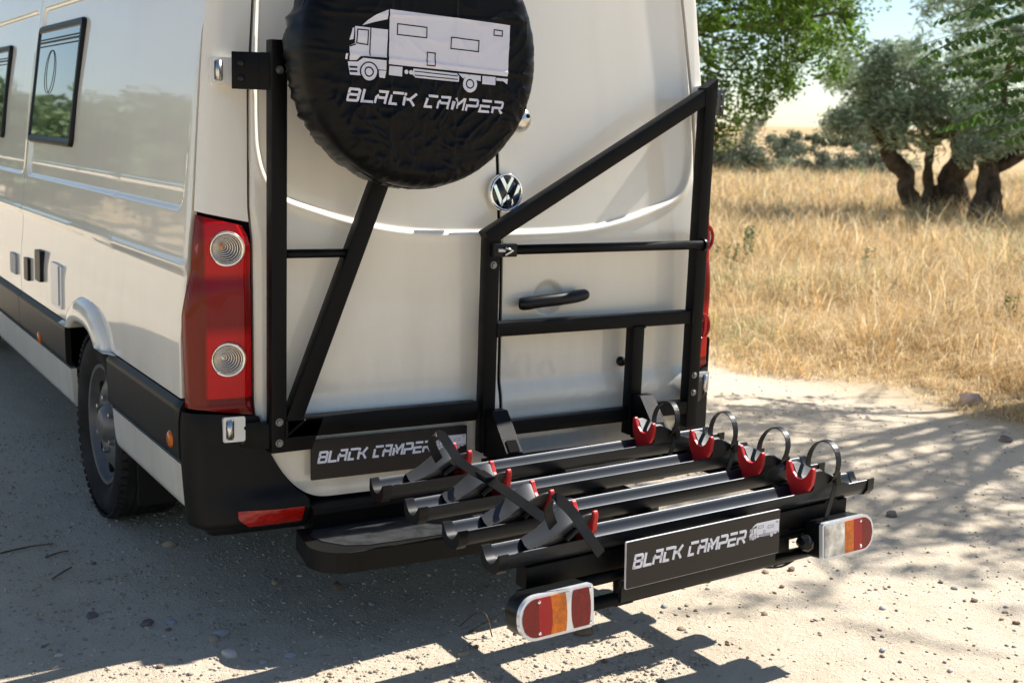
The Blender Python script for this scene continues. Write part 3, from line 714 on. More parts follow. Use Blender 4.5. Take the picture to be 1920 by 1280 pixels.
# wheels
def wheel(x, y, s):
    """s=-1 left side"""
    w = thing_part('wheel', (x, y, .335)); ax = (s, 0, 0); c = (x, y, .335)
    R = .335; hw = .112
    prof = [(.215, .085), (.235, .100), (.262, .112), (.285, .115), (.305, .108), (.318, .098), (.327, .088)]
    t = MB(); full = prof[:]
    ribs = [.088, .052, .048, .020, .016, -.016, -.020, -.048, -.052, -.088]
    tread = [(R-.002, .086)]
    for i, a in enumerate(ribs):
        tread.append((R, a)); 
        if i in (1, 3, 5, 7): tread += [(R-.009, a-.0008), (R-.009, ribs[i+1]+.0008)]
    full += tread+[(r_, -h_) for r_, h_ in prof[::-1]]
    lathe(t, full, c, ax, 72); t.build('tyre', M_tyre, w, sharp=35)
    # shoulder blocks
    t = MB()
    for k in range(64):
        a = 2*PI*k/64
        for sd in (1, -1):
            rr = R-.006; pos = np.array([x+s*sd*.096, y+rr*math.cos(a), .335+rr*math.sin(a)]); nr = np.array([s*sd*.35, math.cos(a), math.sin(a)])
            bar(t, pos-nrm(nr)*.004, pos+nrm(nr)*.006, .020, .026, up=(1, 0, 0), r=.002, n=1)
    tag(t.build('tread_block', M_tyre, w), kind='stuff')
    rm = MB(); rp = [(.218, .088), (.215, .092), (.205, .090), (.200, .080), (.196, .055), (.188, .050), (.165, .060), (.140, .072), (.115, .076), (.090, .070), (.075, .066)]
    lathe(rm, rp, c, ax, 56); rmo = rm.build('rim', M_rim, w, sharp=50)
    rm = MB(); lathe(rm, [(.078, .066), (.070, .078), (.055, .098), (.040, .104), (.0005, .106)], c, ax, 32); rm.build('hub_cap', M_rim, w)
    if x < 0 and y < 2:
        for k in range(8):
            a = 2*PI*k/8; q = np.array([x+s*.064, y+.158*math.cos(a), .335+.158*math.sin(a)])
            rm = MB(); lathe(rm, [(.0005, .0065), (.022, .005), (.023, -.004)], q, (s, .0, 0), 16); rm.build('vent_hole', M_dark, w)
        for k in range(6):
            a = 2*PI*(k+.5)/6; q = np.array([x+s*.072, y+.096*math.cos(a), .335+.096*math.sin(a)])
            rm = MB(); lathe(rm, [(.0005, .022), (.010, .020), (.012, .0)], q, (s, 0, 0), 6, False); rm.build('wheel_nut', M_satin, w)
    bk = MB(); lathe(bk, [(.20, .04), (.0005, .04)], c, ax, 24); bk.build('brake_drum', M_dark, w)
def thing_part(name, loc):
    e = bpy.data.objects.new(name, None); COL.objects.link(e); e.parent = VAN; e.location = Vector(loc)-VAN.location; e['_w'] = 1
    class Prox: pass
    return e
_link0 = link
def link(name, me, mat, parent=None):
    if parent is not None and '_w' in parent:
        o = _link0(name, me, mat, None); o.parent = parent; o.location = -(parent.location+VAN.location); return o
    return _link0(name, me, mat, parent)
for x, s in ((-.858, -1), (.755, 1)):
    wheel(x, WY-.01, s); wheel(x, 4.72, s)
for o in bpy.data.objects:
    if '_w' in o: del o['_w']

# ------------------------------------------------------------------ lettering
GLY = {
 'B': [[(0, 0), (.72, 0), (.80, .10), (.80, .44), (.74, .52), (.14, .52)], [(.74, .52), (.80, .60), (.80, .92), (.72, 1), (0, 1)], [(0, .95), (0, .70)], [(0, .48), (0, 0)]],
 'L': [[(0, 1), (0, 0), (.72, 0)]],
 'A': [[(.18, 1), (.80, 1), (.80, 0)], [(.80, .45), (.22, .45)], [(0, .45), (0, 0)], [(0, .45), (.12, .62)]],
 'C': [[(.12, 1), (.85, 1)], [(0, .70), (0, 0), (.50, 0)]],
 'K': [[(0, .66), (0, 0)], [(0, 1), (0, .90)], [(.80, 1), (.42, .50), (.80, 0)], [(.42, .50), (.2, .50)]],
 'M': [[(0, .62), (0, 0)], [(.12, .95), (.48, .42), (.86, .95), (.98, .95), (.98, 0)], [(.30, .38), (.46, .14)]],
 'P': [[(0, .45), (0, 0)], [(.10, 1), (.75, 1), (.82, .92), (.82, .50), (.75, .42), (.16, .42)]],
 'E': [[(.12, 1), (.82, 1)], [(.75, .50), (0, .50), (0, 0), (.78, 0)]],
 'R': [[(.10, 1), (.75, 1), (.82, .92), (.82, .52), (.75, .44), (.12, .44)], [(.48, .42), (.85, 0)], [(0, .45), (0, 0)]],
}
ADV = {'B': 1.12, 'L': .98, 'A': 1.16, 'C': 1.06, 'K': 1.12, 'M': 1.28, 'P': 1.10, 'E': 1.10, 'R': 1.1, ' ': .62}
def word_polys(txt, width, height, wk=.19, slant=.22):
    tot = sum(ADV[c] for c in txt)-.25
    sx = (width-slant*height-wk*height)/tot; out = []; x = 0
    for c in txt:
        for pl in GLY.get(c, []):
            mbp = []
            pts = [((x+p[0])*sx+wk*height/2, wk*height/2+p[1]*height*(1-wk)) for p in pl]
            pts = [np.array((p[0]+slant*p[1], p[1])) for p in pts]; L, Rr = [], []
            for i, p in enumerate(pts):
                a = nrm(pts[i]-pts[i-1]) if i else nrm(pts[1]-pts[0]); b_ = nrm(pts[i+1]-pts[i]) if i < len(pts)-1 else a
                na = np.array([-a[1], a[0]]); nb = np.array([-b_[1], b_[0]]); mm = nrm(na+nb); k = min(1.6, 1/max(.3, np.dot(mm, na)))
                e = -a*wk*height*.35 if i == 0 else (a*wk*height*.35 if i == len(pts)-1 else 0)
                L.append(p+mm*wk*height/2*k+e); Rr.append(p-mm*wk*height/2*k+e)
            for i in range(len(pts)-1): out.append([tuple(L[i]), tuple(Rr[i]), tuple(Rr[i+1]), tuple(L[i+1])])
        x += ADV[c]
    return out
TRUCK_W = {'box': [(.235, .508), (1.007, .506), (1.007, .217), (.244, .217)],
 'spoiler': [(.077, .406), (.107, .435), (.156, .471), (.228, .505), (.225, .454), (.148, .431)],
 'cab': [(.037, .398), (.230, .399), (.230, .25), (.075, .244), (.056, .221), (.015, .217), (.011, .293), (.041, .309)],
 'visor': [(.024, .388), (.033, .389), (.030, .329), (.008, .322)], 'mirror': [(-.009, .251), (.003, .251), (.002, .22), (-.01, .221)],
 'low': [(.005, .21), (.061, .213), (.091, .236), (.230, .235), (.230, .184), (.177, .183), (.16, .205), (.125, .215), (.093, .199), (.079, .172), (.08, .142), (.019, .141)],
 'flap': [(.185, .178), (.231, .18), (.225, .14), (.189, .141)], 'cb1': [(.247, .208), (.328, .209), (.328, .158), (.247, .159)],
 'tank': [(.395, .207), (.666, .204), (.684, .188), (.681, .158), (.408, .159), (.388, .176)],
 'rf': [(.677, .206), (.827, .206), (.828, .175), (.799, .178), (.751, .205), (.708, .18)], 'cb2': [(.838, .206), (.928, .207), (.926, .161), (.838, .16)],
 'tail': [(.932, .203), (1.009, .203), (1.008, .172), (.98, .188), (.934, .187)]}
def circ(cx, cy, r, n=24): return [(cx+r*math.cos(2*PI*k/n), cy+r*math.sin(2*PI*k/n)) for k in range(n)]
def annulus(cx, cy, r0, r1, n=24):
    return [[(cx+r_*math.cos(a), cy+r_*math.sin(a)) for r_, a in ((r0, 2*PI*k/n), (r1, 2*PI*k/n), (r1, 2*PI*(k+1)/n), (r0, 2*PI*(k+1)/n))] for k in range(n)]
def outline(poly, w):
    n = len(poly); c = np.mean(poly, 0); out = []
    inn = []
    for i in range(n):
        p = np.array(poly[i]); a = nrm(p-np.array(poly[i-1])); b_ = nrm(np.array(poly[(i+1) % n])-p)
        na = np.array([-a[1], a[0]]); nb = np.array([-b_[1], b_[0]]); mm = nrm(na+nb); k = 1/max(.4, np.dot(mm, na)); q = p+mm*w*k
        if np.linalg.norm(q-c) > np.linalg.norm(p-c): q = p-mm*w*k
        inn.append(q)
    return [[tuple(poly[i]), tuple(poly[(i+1) % n]), tuple(inn[(i+1) % n]), tuple(inn[i])] for i in range(n)]
def line(a, b_, w):
    a = np.array(a); b_ = np.array(b_); d = nrm(b_-a); q = np.array([-d[1], d[0]])*w/2; return [tuple(a+q), tuple(a-q), tuple(b_-q), tuple(b_+q)]
TW = list(TRUCK_W.values())+annulus(.128, .166, .028, .047)+annulus(.757, .154, .028, .048)+[circ(.128, .166, .020), circ(.757, .154, .020), circ(.353, .185, .012, 14), circ(.381, .185, .012, 14)]
TB = []
for q in ([(.282, .439), (.466, .438), (.466, .376), (.283, .376)], [(.616, .401), (.803, .401), (.803, .334), (.618, .334)], [(.894, .472), (.958, .472), (.958, .436), (.895, .436)],
          [(.470, .305), (.527, .305), (.527, .229), (.472, .229)], [(.049, .386), (.117, .387), (.117, .304), (.046, .308)]):
    TB += outline(q, .006)
TB += [line((.128, .398), (.128, .25), .006), line((.012, .290), (.046, .304), .006), line((.401, .193), (.673, .190), .005), line((.402, .172), (.674, .171), .005),
       line((.015, .182), (.060, .184), .010), line((.018, .160), (.061, .162), .010), line((.09, .243), (.232, .243), .006)]
TB += annulus(.128, .166, .047, .054)

def put_polys(name, polys, o, u, v, n, sc, t0, t1, m, parent, off=(0, 0), conform=None, cut=None):
    mb = MB(); u = nrm(u); v = nrm(v)
    if conform is None:
        for pl in polys: prism(mb, [(off[0]+p[0]*sc, off[1]+p[1]*sc) for p in pl], o, u, v, n, t0, t1)
        return mb.build(name, m, parent)
    bm = bmesh.new()
    for pl in polys:
        vs = [bm.verts.new((off[0]+p[0]*sc, off[1]+p[1]*sc, 0)) for p in pl]
        for t in tess(pl): 
            try: bm.faces.new([vs[i] for i in t])
            except ValueError: pass
    for _ in range(7):
        es = [e for e in bm.edges if e.calc_length() > cut]
        if not es: break
        bmesh.ops.subdivide_edges(bm, edges=es, cuts=1); bmesh.ops.triangulate(bm, faces=bm.faces[:])
    bmesh.ops.recalc_face_normals(bm, faces=bm.faces[:])
    for vv in bm.verts: vv.co = Vector(conform(vv.co.x, vv.co.y, t1))
    me = bpy.data.meshes.new(name); bm.to_mesh(me); bm.free()
    for p in me.polygons: p.use_smooth = True
    return link(name, me, m, parent)

def sign(parent, name, c, u, v, n, w_, h_, t, label, edge=None):
    c = np.asarray(c, float)
    mb = MB(); prism(mb, rrect(w_, h_, .003, 2), c, u, v, n, 0, t-.0005); pl = mb.build(name, edge or M_signedge, parent); tag(pl, label)
    mb = MB(); prism(mb, rrect(w_-.002, h_-.002, .003, 2), c, u, v, n, t-.0005, t+.0004); pf = mb.build('sign_face', M_sign, pl)
    tw = w_*.735; th = h_*.305
    off = (-w_*.465, -h_*.10)
    put_polys('lettering', word_polys('BLACK CAMPER', tw, th), c, u, v, n, 1, t+.0004, t+.0012, M_print, pl, off)
    k = w_*.205; o2 = (w_*.285, -h_*.115-.137*k+.06*h_)
    put_polys('truck_print', [[(p[0], p[1]) for p in q] for q in TW], c, u, v, n, k, t+.0004, t+.0011, M_print, pl, o2)
    tag(put_polys('truck_lines', TB, c, u, v, n, k, t+.0010, t+.0016, M_sign, pl, o2), kind='stuff')
    return pl

py = float(rear_y(.36, .46))
sign(VAN, 'sign_plate', (-.388, py-.013, .464), (1, 0, -.012), (.012, .05, 1), (0, -1, .05), .515, .118, .006, 'black sign reading BLACK CAMPER on the left door', M_sign)
mb = MB(); bar(mb, (-.55, py-.006, .462), (-.18, py-.006, .458), .016, .06, up=(0, 0, 1)); mb.build('sign_bracket', M_cap, VAN)

# ------------------------------------------------------------------ spare wheel carrier (left swing frame)
YF = -.095      # centre plane of both frames; tubes 45 mm
LF = thing('spare_wheel_carrier', (-.755, YF, .5), 'black steel swing frame with diagonal strut on the left rear door', 'frame')
def frame_bar(name, p0, p1, w_=.045, h_=.045, parent=None, e0=0, e1=0, mt=M_steel):
    mb = MB(); bar(mb, p0, p1, w_, h_, up=(0, 1, 0), r=.004, ext0=e0, ext1=e1); return mb.build(name, mt, parent, sharp=40)
frame_bar('post', (-.757, YF, .512), (-.757, YF, 1.638), parent=LF)
frame_bar('diagonal_strut', (-.733, YF+.001, .545), (-.36, YF+.001, 1.50), .050, .043, parent=LF)
frame_bar('lower_bar', (-.735, YF, .578), (-.118, YF, .572), .058, .043, parent=LF)
frame_bar('upper_bar', (-.735, YF+.002, 1.585), (-.30, YF+.002, 1.585), .045, .041, parent=LF)
mb = MB(); tube(mb, [(-.735, YF-.005, 1.068), (-.540, YF-.005, 1.066)], .0125, 16); mb.build('round_bar', M_steel, LF)
mb = MB(); prism(mb, [(-.78, .512), (-.66, .512), (-.625, .60), (-.735, .60)], (0, YF, 0), (1, 0, 0), (0, 0, 1), (0, -1, 0), -.0215, .0215); mb.build('foot_plate', M_steel, LF)
def bracket(parent, z, h, s):
    """bolted hinge bracket from the pillar to the frame"""
    x0, x1 = s*.858, s*.74
    mb = MB(); bar(mb, (x0, -.030, z), (s*.775, -.078, z), .012, h, up=(0, 0, 1), r=.003); bar(mb, (s*.79, -.070, z), (x1, -.105, z), .030, h, up=(0, 0, 1), r=.003)
    b = mb.build('hinge_bracket', M_steel, parent, sharp=40)
    for k, dz in enumerate((-.020, .020)):
        mb = MB(); q = np.array([s*.835, -.040, z+dz]); n = nrm((s*.5, -1, 0)); lathe(mb, [(.0005, .012), (.006, .0115), (.010, .010), (.0105, .0)], q, n, 16); mb.build('bolt', M_cap, b)
bracket(LF, 1.556, .098, -1); bracket(LF, .556, .074, -1)

# spare wheel with cloth cover
SWC = np.array([-.423, 0, 1.608]); SR = .350
def cover_h(x, z):
    """wrinkle height of the cloth on the front face"""
    dx, dz = x-SWC[0], z-SWC[2]
    r = math.hypot(dx, dz)/SR; a = math.atan2(dz, dx)
    n1 = noise.noise((x*6, z*6, 1.3)); low = max(0, min(1, (-.03-dz)/.10))
    def fold(fx, fz, k, p): return (1-abs(noise.noise((x*fx+1.4*n1, z*fz+.9*n1, k))))**p
    h = .0012*n1+.0030*fold(7, 10, 7.7, 9)*(.35+.65*low)+.0036*low*fold(17, 13, 2.2, 7)+.0022*low*fold(31, 27, 9.1, 5)+.0015*fold(13, 5, 3.3, 8)
    rim = max(0, min(1, (r-.78)/.15)); h += rim*.0035*(1-abs(noise.noise((math.cos(a)*14, math.sin(a)*14, r*2))))**4
    h += .0024*math.exp(-((dx-.07)/.004)**2)+.0020*math.exp(-((dx+.12)/.004)**2)+.0020*math.exp(-((dz+.02+.05*dx)/.004)**2)+.0016*math.exp(-((dz-.10-.03*dx)/.004)**2)
    return 1.55*h*min(1, max(0, (1.05-r)/.3)+.35)
def cover_pt(x, z, extra=0):
    dx, dz = x-SWC[0], z-SWC[2]; r = math.hypot(dx, dz)/SR
    y = -.338-.010*math.cos(min(1, r)*PI*.5)
    if r > .84: y += .065*(1-math.sqrt(max(0, 1-((r-.84)/.16)**2)))
    return (x, y-cover_h(x, z)-extra, z)
SW = thing('spare_wheel', (SWC[0], -.25, SWC[2]), 'spare wheel in a crinkled black cloth cover printed BLACK CAMPER', 'spare wheel')
mb = MB(); NA = 360; rads = list(np.linspace(0, .84, 110))+list(np.linspace(.85, .995, 22)); vs = []
for r_ in rads:
    for k in range(NA):
        a = 2*PI*k/NA; vs.append(cover_pt(SWC[0]+r_*SR*math.cos(a), SWC[2]+r_*SR*math.sin(a)))
sides = [(.998, -.27), (1.0, -.25), (.998, -.22), (.985, -.19), (.96, -.165), (.90, -.145), (.82, -.135), (.5, -.13), (.0, -.13)]
for q, (r_, y_) in enumerate(sides):
    for k in range(NA):
        a = 2*PI*k/NA; wr = .006*noise.noise((math.cos(a)*9, math.sin(a)*9, y_*22))+.008*(1-abs(noise.noise((math.cos(a)*17, math.sin(a)*17, y_*9+5))))**3
        amp = min(1, q/2+.4) if r_ > .6 else 0
        rr = r_*SR+wr*amp; vs.append((SWC[0]+rr*math.cos(a), y_+.5*wr*amp, SWC[2]+rr*math.sin(a)))
nr_ = len(rads)+len(sides)
mb.add(vs, [(i*NA+j, i*NA+(j+1) % NA, (i+1)*NA+(j+1) % NA, (i+1)*NA+j) for i in range(nr_-1) for j in range(NA)], True)
cov = mb.build('wheel_cover', M_cloth, SW)
# elastic hem seam
mb = MB(); tube(mb, [(SWC[0]+(SR*.985+.006*noise.noise((math.cos(a)*6, math.sin(a)*6, 1)))*math.cos(a), -.275+.004*math.sin(9*a), SWC[2]+(SR*.998)*math.sin(a)) for a in np.linspace(0, 2*PI, 121)], .0035, 6); mb.build('seam', M_cloth, cov)
TO = np.array([-.6684, 1.4822]); TL = .4728; ta = math.radians(-2.17)
def conf(uv_x, uv_y, ex):
    x = TO[0]+math.cos(ta)*uv_x-math.sin(ta)*uv_y; z = TO[1]+math.sin(ta)*uv_x+math.cos(ta)*uv_y; return cover_pt(x, z, ex)
put_polys('lettering', word_polys('BLACK CAMPER', TL*1.0, TL*.074), None, (1, 0, 0), (0, 0, 1), None, 1, 0, .0016, M_printf, cov, (0, 0), conf, .008)
put_polys('truck_print', TW, None, (1, 0, 0), (0, 0, 1), None, TL, 0, .0016, M_printf, cov, (0, 0), conf, .008)
tl_ = put_polys('truck_lines', TB, None, (1, 0, 0), (0, 0, 1), None, TL, 0, .0026, M_cloth, cov, (0, 0), conf, .008); tag(tl_, kind='stuff')

# ------------------------------------------------------------------ bike carrier (right swing frame + rack)
BK = thing('bike_carrier', (.2, YF, .42), 'black steel bike carrier with four wheel rails hung behind the van', 'bike carrier')
xl, xr, x2 = -.078, .732, .487
frame_bar('post', (xl, YF, .438), (xl, YF, 1.108), parent=BK)
mb = MB(); bar(mb, (xr, YF, .44), (xr+.004, YF, 1.575), .046, .045, up=(0, 1, 0)); mb.build('post', M_steel, BK, sharp=40)
mb = MB(); bar(mb, (xl-.02, YF+.001, 1.098), (xr+.022, YF+.001, 1.570), .048, .043, up=(0, 1, 0)); mb.build('diagonal_bar', M_steel, BK, sharp=40)
mb = MB(); prism(mb, [(xr-.02, 1.52), (xr+.027, 1.52), (xr+.027, 1.610), (xr-.02, 1.578)], (0, YF, 0), (1, 0, 0), (0, 0, 1), (0, -1, 0), -.0222, .0222); mb.build('corner_joint', M_steel, BK)
frame_bar('cross_bar', (xl+.022, YF+.0015, .820), (xr-.022, YF+.0015, .820), .044, .042, parent=BK)
frame_bar('cross_bar', (xl+.022, YF+.0015, .505), (x2-.022, YF+.0015, .505), .044, .042, parent=BK)
frame_bar('cross_bar', (x2+.022, YF+.0015, .508), (xr-.022, YF+.0015, .508), .044, .042, parent=BK)
frame_bar('inner_post', (x2, YF, .438), (x2, YF, .800), .046, .044, parent=BK)
mb = MB(); tube(mb, [(xl+.03, YF-.034, 1.066), (xr-.006, YF-.034, 1.066)], .0150, 18); mb.build('round_bar', M_steel, BK)
mb = MB(); bar(mb, (xl-.012, YF-.034, 1.066), (xl+.064, YF-.036, 1.066), .040, .030, up=(0, 1, 0)); lt = mb.build('latch', M_cap, BK, sharp=40)
mb = MB(); tube(mb, [(xl+.02, YF-.055, 1.075), (xl+.045, YF-.058, 1.066), (xl+.02, YF-.055, 1.052)], .004, 8); bar(mb, (xl-.005, YF-.052, 1.066), (xl+.02, YF-.052, 1.066), .012, .010); mb.build('latch_hook', M_satin, lt)
mb = MB(); lathe(mb, [(.020, -.004), (.0205, .006), (.016, .010), (.0005, .011)], (xr-.004, YF-.034, 1.066), (1, 0, 0), 20); mb.build('bar_end', M_cap, BK)
bracket(BK, 1.535, .085, 1); bracket(BK, .556, .074, 1)

def weld(parent, pts, r=.0042):
    pts = [np.asarray(p, float) for p in pts]; L_ = np.linalg.norm(pts[-1]-pts[0]); n_w = max(6, int(L_/.004)); q = [pts[0]+(pts[-1]-pts[0])*i/n_w for i in range(n_w+1)]
    mb = MB(); tube(mb, q, [r*(.75+.4*(i % 2)+.15*rnd.random()) for i in range(n_w+1)], 7); mb.build('weld_bead', M_steel, parent)
YW = YF-.022
for x0, z0, x1, z1 in ((xl+.0225, .798, xl+.0225, .842), (xr-.023, .798, xr-.023, .842), (xl+.0225, .483, xl+.0225, .527), (x2-.023, .483, x2-.023, .527), (x2+.023, .486, x2+.023, .530), (x2-.023, .799, x2+.023, .799)): weld(BK, [(x0, YW, z0), (x1, YW, z1)])
for x0, z0, x1, z1 in ((-.7345, .552, -.7345, .605), (-.733, .560, -.68, .600), (-.7345, 1.565, -.7345, 1.606)): weld(LF, [(x0, YW, z0), (x1, YW, z1)])
def boltat(parent, p, n, r=.008):
    mb = MB(); lathe(mb, [(.0005, .007), (r*.85, .0065), (r, .004), (r, -.001)], p, n, 6, False); lathe(mb, [(r*1.4, -.001), (r*1.4, .0012), (r, .0014)], p, n, 16, False); mb.build('bolt', M_bolt, parent)
M_bolt = mat('zinc_bolt', (.22, .22, .215), .4, metal=.8)
boltat(BK, (xl, YF-.0225, 1.02), (0, -1, 0)); boltat(BK, (xl, YF-.0225, .47), (0, -1, 0)); boltat(BK, (x2, YF-.022, .47), (0, -1, 0)); boltat(BK, (xr, YF-.0225, .56), (0, -1, 0)); boltat(BK, (xr, YF-.0225, .62), (0, -1, 0))
boltat(LF, (-.757, YF-.0225, .60), (0, -1, 0)); boltat(LF, (-.757, YF-.0225, .54), (0, -1, 0)); boltat(LF, (-.757, YF-.0225, 1.56), (0, -1, 0))

# rack, turned a little (right end nearer the van)
YAW = math.radians(3.8); RPX = -.585
def rx(p): return (p[0], p[1]+math.tan(YAW)*(p[0]-RPX), p[2])
ZR = .475
RY = [-.387, -.597, -.803, -.991]
XA, XBS = -.585, (.680, .658, .712, .716)
arms = []
for x in (.015, .552):
    mb = MB(); bar(mb, (x, -.16, .405), (x, -1.01, .405), .046, .045, up=(0, 0, 1)); arms.append(mb.build('support_arm', M_steel, BK, sharp=40, xf=rx))
for x in (xl+.012, x2+.012):
    mb = MB(); prism(mb, [(-.117, .575), (-.160, .578), (-.255, .470), (-.262, .430), (-.117, .430)], (x, 0, 0), (0, 1, 0), (0, 0, 1), (1, 0, 0), -.028, .028); g = mb.build('gusset', M_steel, BK)
    mb = MB(); prism(mb, rrect(.036, .040, .002), (x, -.243, .487), (1, 0, 0), nrm((0, -.66, -.75)), nrm((0, -.75, .66)), -.002, .0012); mb.build('gusset_slot', M_dark, g)
mb = MB(); bar(mb, (-.11, -.155, .405), (.60, -.155, .405), .045, .045); mb.build('root_beam', M_steel, BK, sharp=40)

hw, dp, thk = .040, .046, .0038
sec = [(-hw, .0), (-hw*.96, -.022), (-hw*.70, -.040), (-hw*.3, -dp), (hw*.3, -dp), (hw*.70, -.040), (hw*.96, -.022), (hw, .0), (hw-.002, .001)]
inner = [((hw-thk)*q_, -.032*(1-q_*q_)) for q_ in np.linspace(1, -1, 17)]
sec = sec+inner+[(-hw+.002, .001)]
secc = [(-hw-.003, .003), (-hw-.003, -.028), (-hw*.74, -.045), (-hw*.3, -dp-.003), (hw*.3, -dp-.003), (hw*.74, -.045), (hw+.003, -.028), (hw+.003, .003)]+[((hw-thk)*q_, -.030*(1-q_*q_)+.002) for q_ in np.linspace(1, -1, 17)]
for i, y in enumerate(RY):
    XB = XBS[i]; mb = MB(); prism(mb, sec, (XA+.02, y, ZR), (0, 1, 0), (0, 0, 1), (1, 0, 0), 0, XB-XA-.04); rl = mb.build('wheel_rail', M_rail, BK, sharp=45, xf=rx)
    tag(rl, ('wheel rail nearest the van', 'second wheel rail from the van', 'third wheel rail from the van', 'outermost wheel rail, behind the sign')[i])
    for x0, x1 in ((XA, XA+.026), (XB-.026, XB)):
        mb = MB(); prism(mb, secc, (x0, y, ZR), (0, 1, 0), (0, 0, 1), (1, 0, 0), 0, x1-x0); mb.build('end_cap', M_cap, rl, sharp=45, xf=rx)
    for x in (.015, .552):
        mb = MB(); bar(mb, (x, y+.03, ZR-.046), (x, y-.03, ZR-.046), .05, .012); mb.build('rail_clamp', M_steel, rl, xf=rx)

def holder(x, y, s, i):
    """V-shaped wheel holder; s=+1: red face looks to -x (right-hand holders), s=-1 mirrored"""
    L_, H = .155, .064
    def prof(k, wk=1.0):
        h = H*k
        if s < 0:
            b = .010*(1-k); return [(-.014, h*.40-.020-b), (-.030-.006*k, h*.70-.010-b), (-.036-.012*k, h*.97), (-.034-.011*k, h), (-.030-.010*k, h*.97), (-.016, h*.52-b), (0, h*.42-.004-b), (.016, h*.52-b), (.030+.010*k, h*.97), (.034+.011*k, h), (.036+.012*k, h*.97), (.030+.006*k, h*.70-.010-b), (.014, h*.40-.020-b)]
        return [(-.026, -.022), (-.040-.008*k, .0+.012*k), (-.038-.012*k, h*.93), (-.034-.010*k, h), (-.028-.008*k, h*.93), (-.016, h*.50-.004*(1-k)), (0, h*.40-.010*(1-k)), (.016, h*.50-.004*(1-k)), (.028+.008*k, h*.93), (.034+.010*k, h), (.038+.012*k, h*.93), (.040+.008*k, .0+.012*k), (.026, -.022)]
    secs = [(0, 1), (.02, .99), (.05, .80), (.08, .55), (.11, .28), (L_, .03)]
    vs = []; n = 13
    for dx, k in secs:
        for q in prof(k): vs.append((x+s*dx, y+q[0], ZR+q[1]))
    fs = [(a*n+j, a*n+(j+1) % n, (a+1)*n+(j+1) % n, (a+1)*n+j) for a in range(len(secs)-1) for j in range(n)]
    mb = MB(); mb.add(vs, fs if s < 0 else [f[::-1] for f in fs])
    capA = tess([(p[0], p[1]) for p in prof(1)]); mb.add(vs[:n], [t for t in capA])
    hd = mb.build('wheel_holder', M_holder if s > 0 else M_holder_lit, BK, sharp=40, xf=rx)
    fh = [(-.026, -.026), (-.034, -.004), (-.049, .022), (-.053, .052), (-.052, .064), (-.047, .070), (-.041, .068), (-.036, .058), (-.026, .042), (-.012, .031), (0, .029)]
    mb = MB(); fp = fh+[(-p[0], p[1]) for p in fh[-2::-1]]
    prism(mb, fp, (x, y, ZR), (0, 1, 0), (0, 0, 1), (-s, 0, 0), .0, .014); rp = mb.build('red_pad', M_red, hd, xf=rx)
    b = rp.modifiers.new('b', 'BEVEL'); b.width = .0035; b.segments = 3; b.limit_method = 'ANGLE'
    if s > 0:
        # closed strap loop with tail
        cx = x+.055; lean = (.02, .012, .03, .018)[i]
        pts = [(cx+lean*math.sin(a)*.6+.022, y+.056*math.cos(a)-.006, ZR+.062+(.058+.005*(i % 2))*math.sin(a)) for a in np.linspace(-.45*PI, 1.42*PI, 30)]
        mb = MB(); strap(mb, pts, (1, 0, .1), .018, .003); mb.build('strap', M_strap, hd, xf=rx)
        mb = MB(); bar(mb, (cx+.03, y-.052, ZR+.045), (cx+.035, y-.054, ZR+.012), .024, .012, up=(0, 1, 0)); mb.build('buckle', M_cap, hd, xf=rx)
        mb = MB()
        tl = [(cx+.032, y-.052, ZR+.03), (cx+.012, y-.060, ZR-.01), (cx-.01, y-.066, ZR-.05), (cx-.022, y-.068, ZR-.085)] if i != 2 else [(cx+.032, y-.052, ZR+.03), (cx-.01, y-.060, ZR+.012), (cx-.06, y-.062, ZR-.005)]
        strap(mb, spline(tl, 5), (1, 0, 0), .016, .0025); mb.build('strap_tail', M_strap, hd, xf=rx)
    else:
        mb = MB(); bar(mb, (x-.045, y-.040, ZR+.030), (x-.075, y-.040, ZR+.010), .012, .020, up=(0, 1, 0)); mb.build('buckle', M_cap, hd, xf=rx)
    return hd
XR_ = (.372, .430, .444, .455); holders = []
for i, y in enumerate(RY):
    holders.append((holder(XR_[i], y, 1, i), holder(-.322, y, -1, i)))
# long loose straps on the left side
mb = MB(); strap(mb, spline([(-.400, -.395, .520), (-.428, -.405, .570), (-.426, -.412, .596), (-.412, -.425, .600), (-.410, -.470, .580), (-.403, -.525, .546), (-.389, -.616, .531), (-.392, -.700, .528), (-.396, -.776, .524), (-.398, -.883, .514), (-.384, -.935, .498)], 7), (.9, .1, .5), .026, .003)
mb.build('loose_strap', M_strap, holders[0][1])
mb = MB(); bar(mb, (-.388, -.60, .538), (-.391, -.66, .535), .030, .010); mb.build('strap_buckle', M_cap, holders[1][1])
mb = MB(); strap(mb, spline([(-.420, -1.000, .515), (-.448, -1.020, .560), (-.452, -1.036, .588), (-.434, -1.041, .592), (-.400, -1.051, .558), (-.380, -1.080, .515), (-.346, -1.093, .465)], 7), (.9, .1, .5), .026, .003)
mb.build('loose_strap', M_strap, holders[3][1])

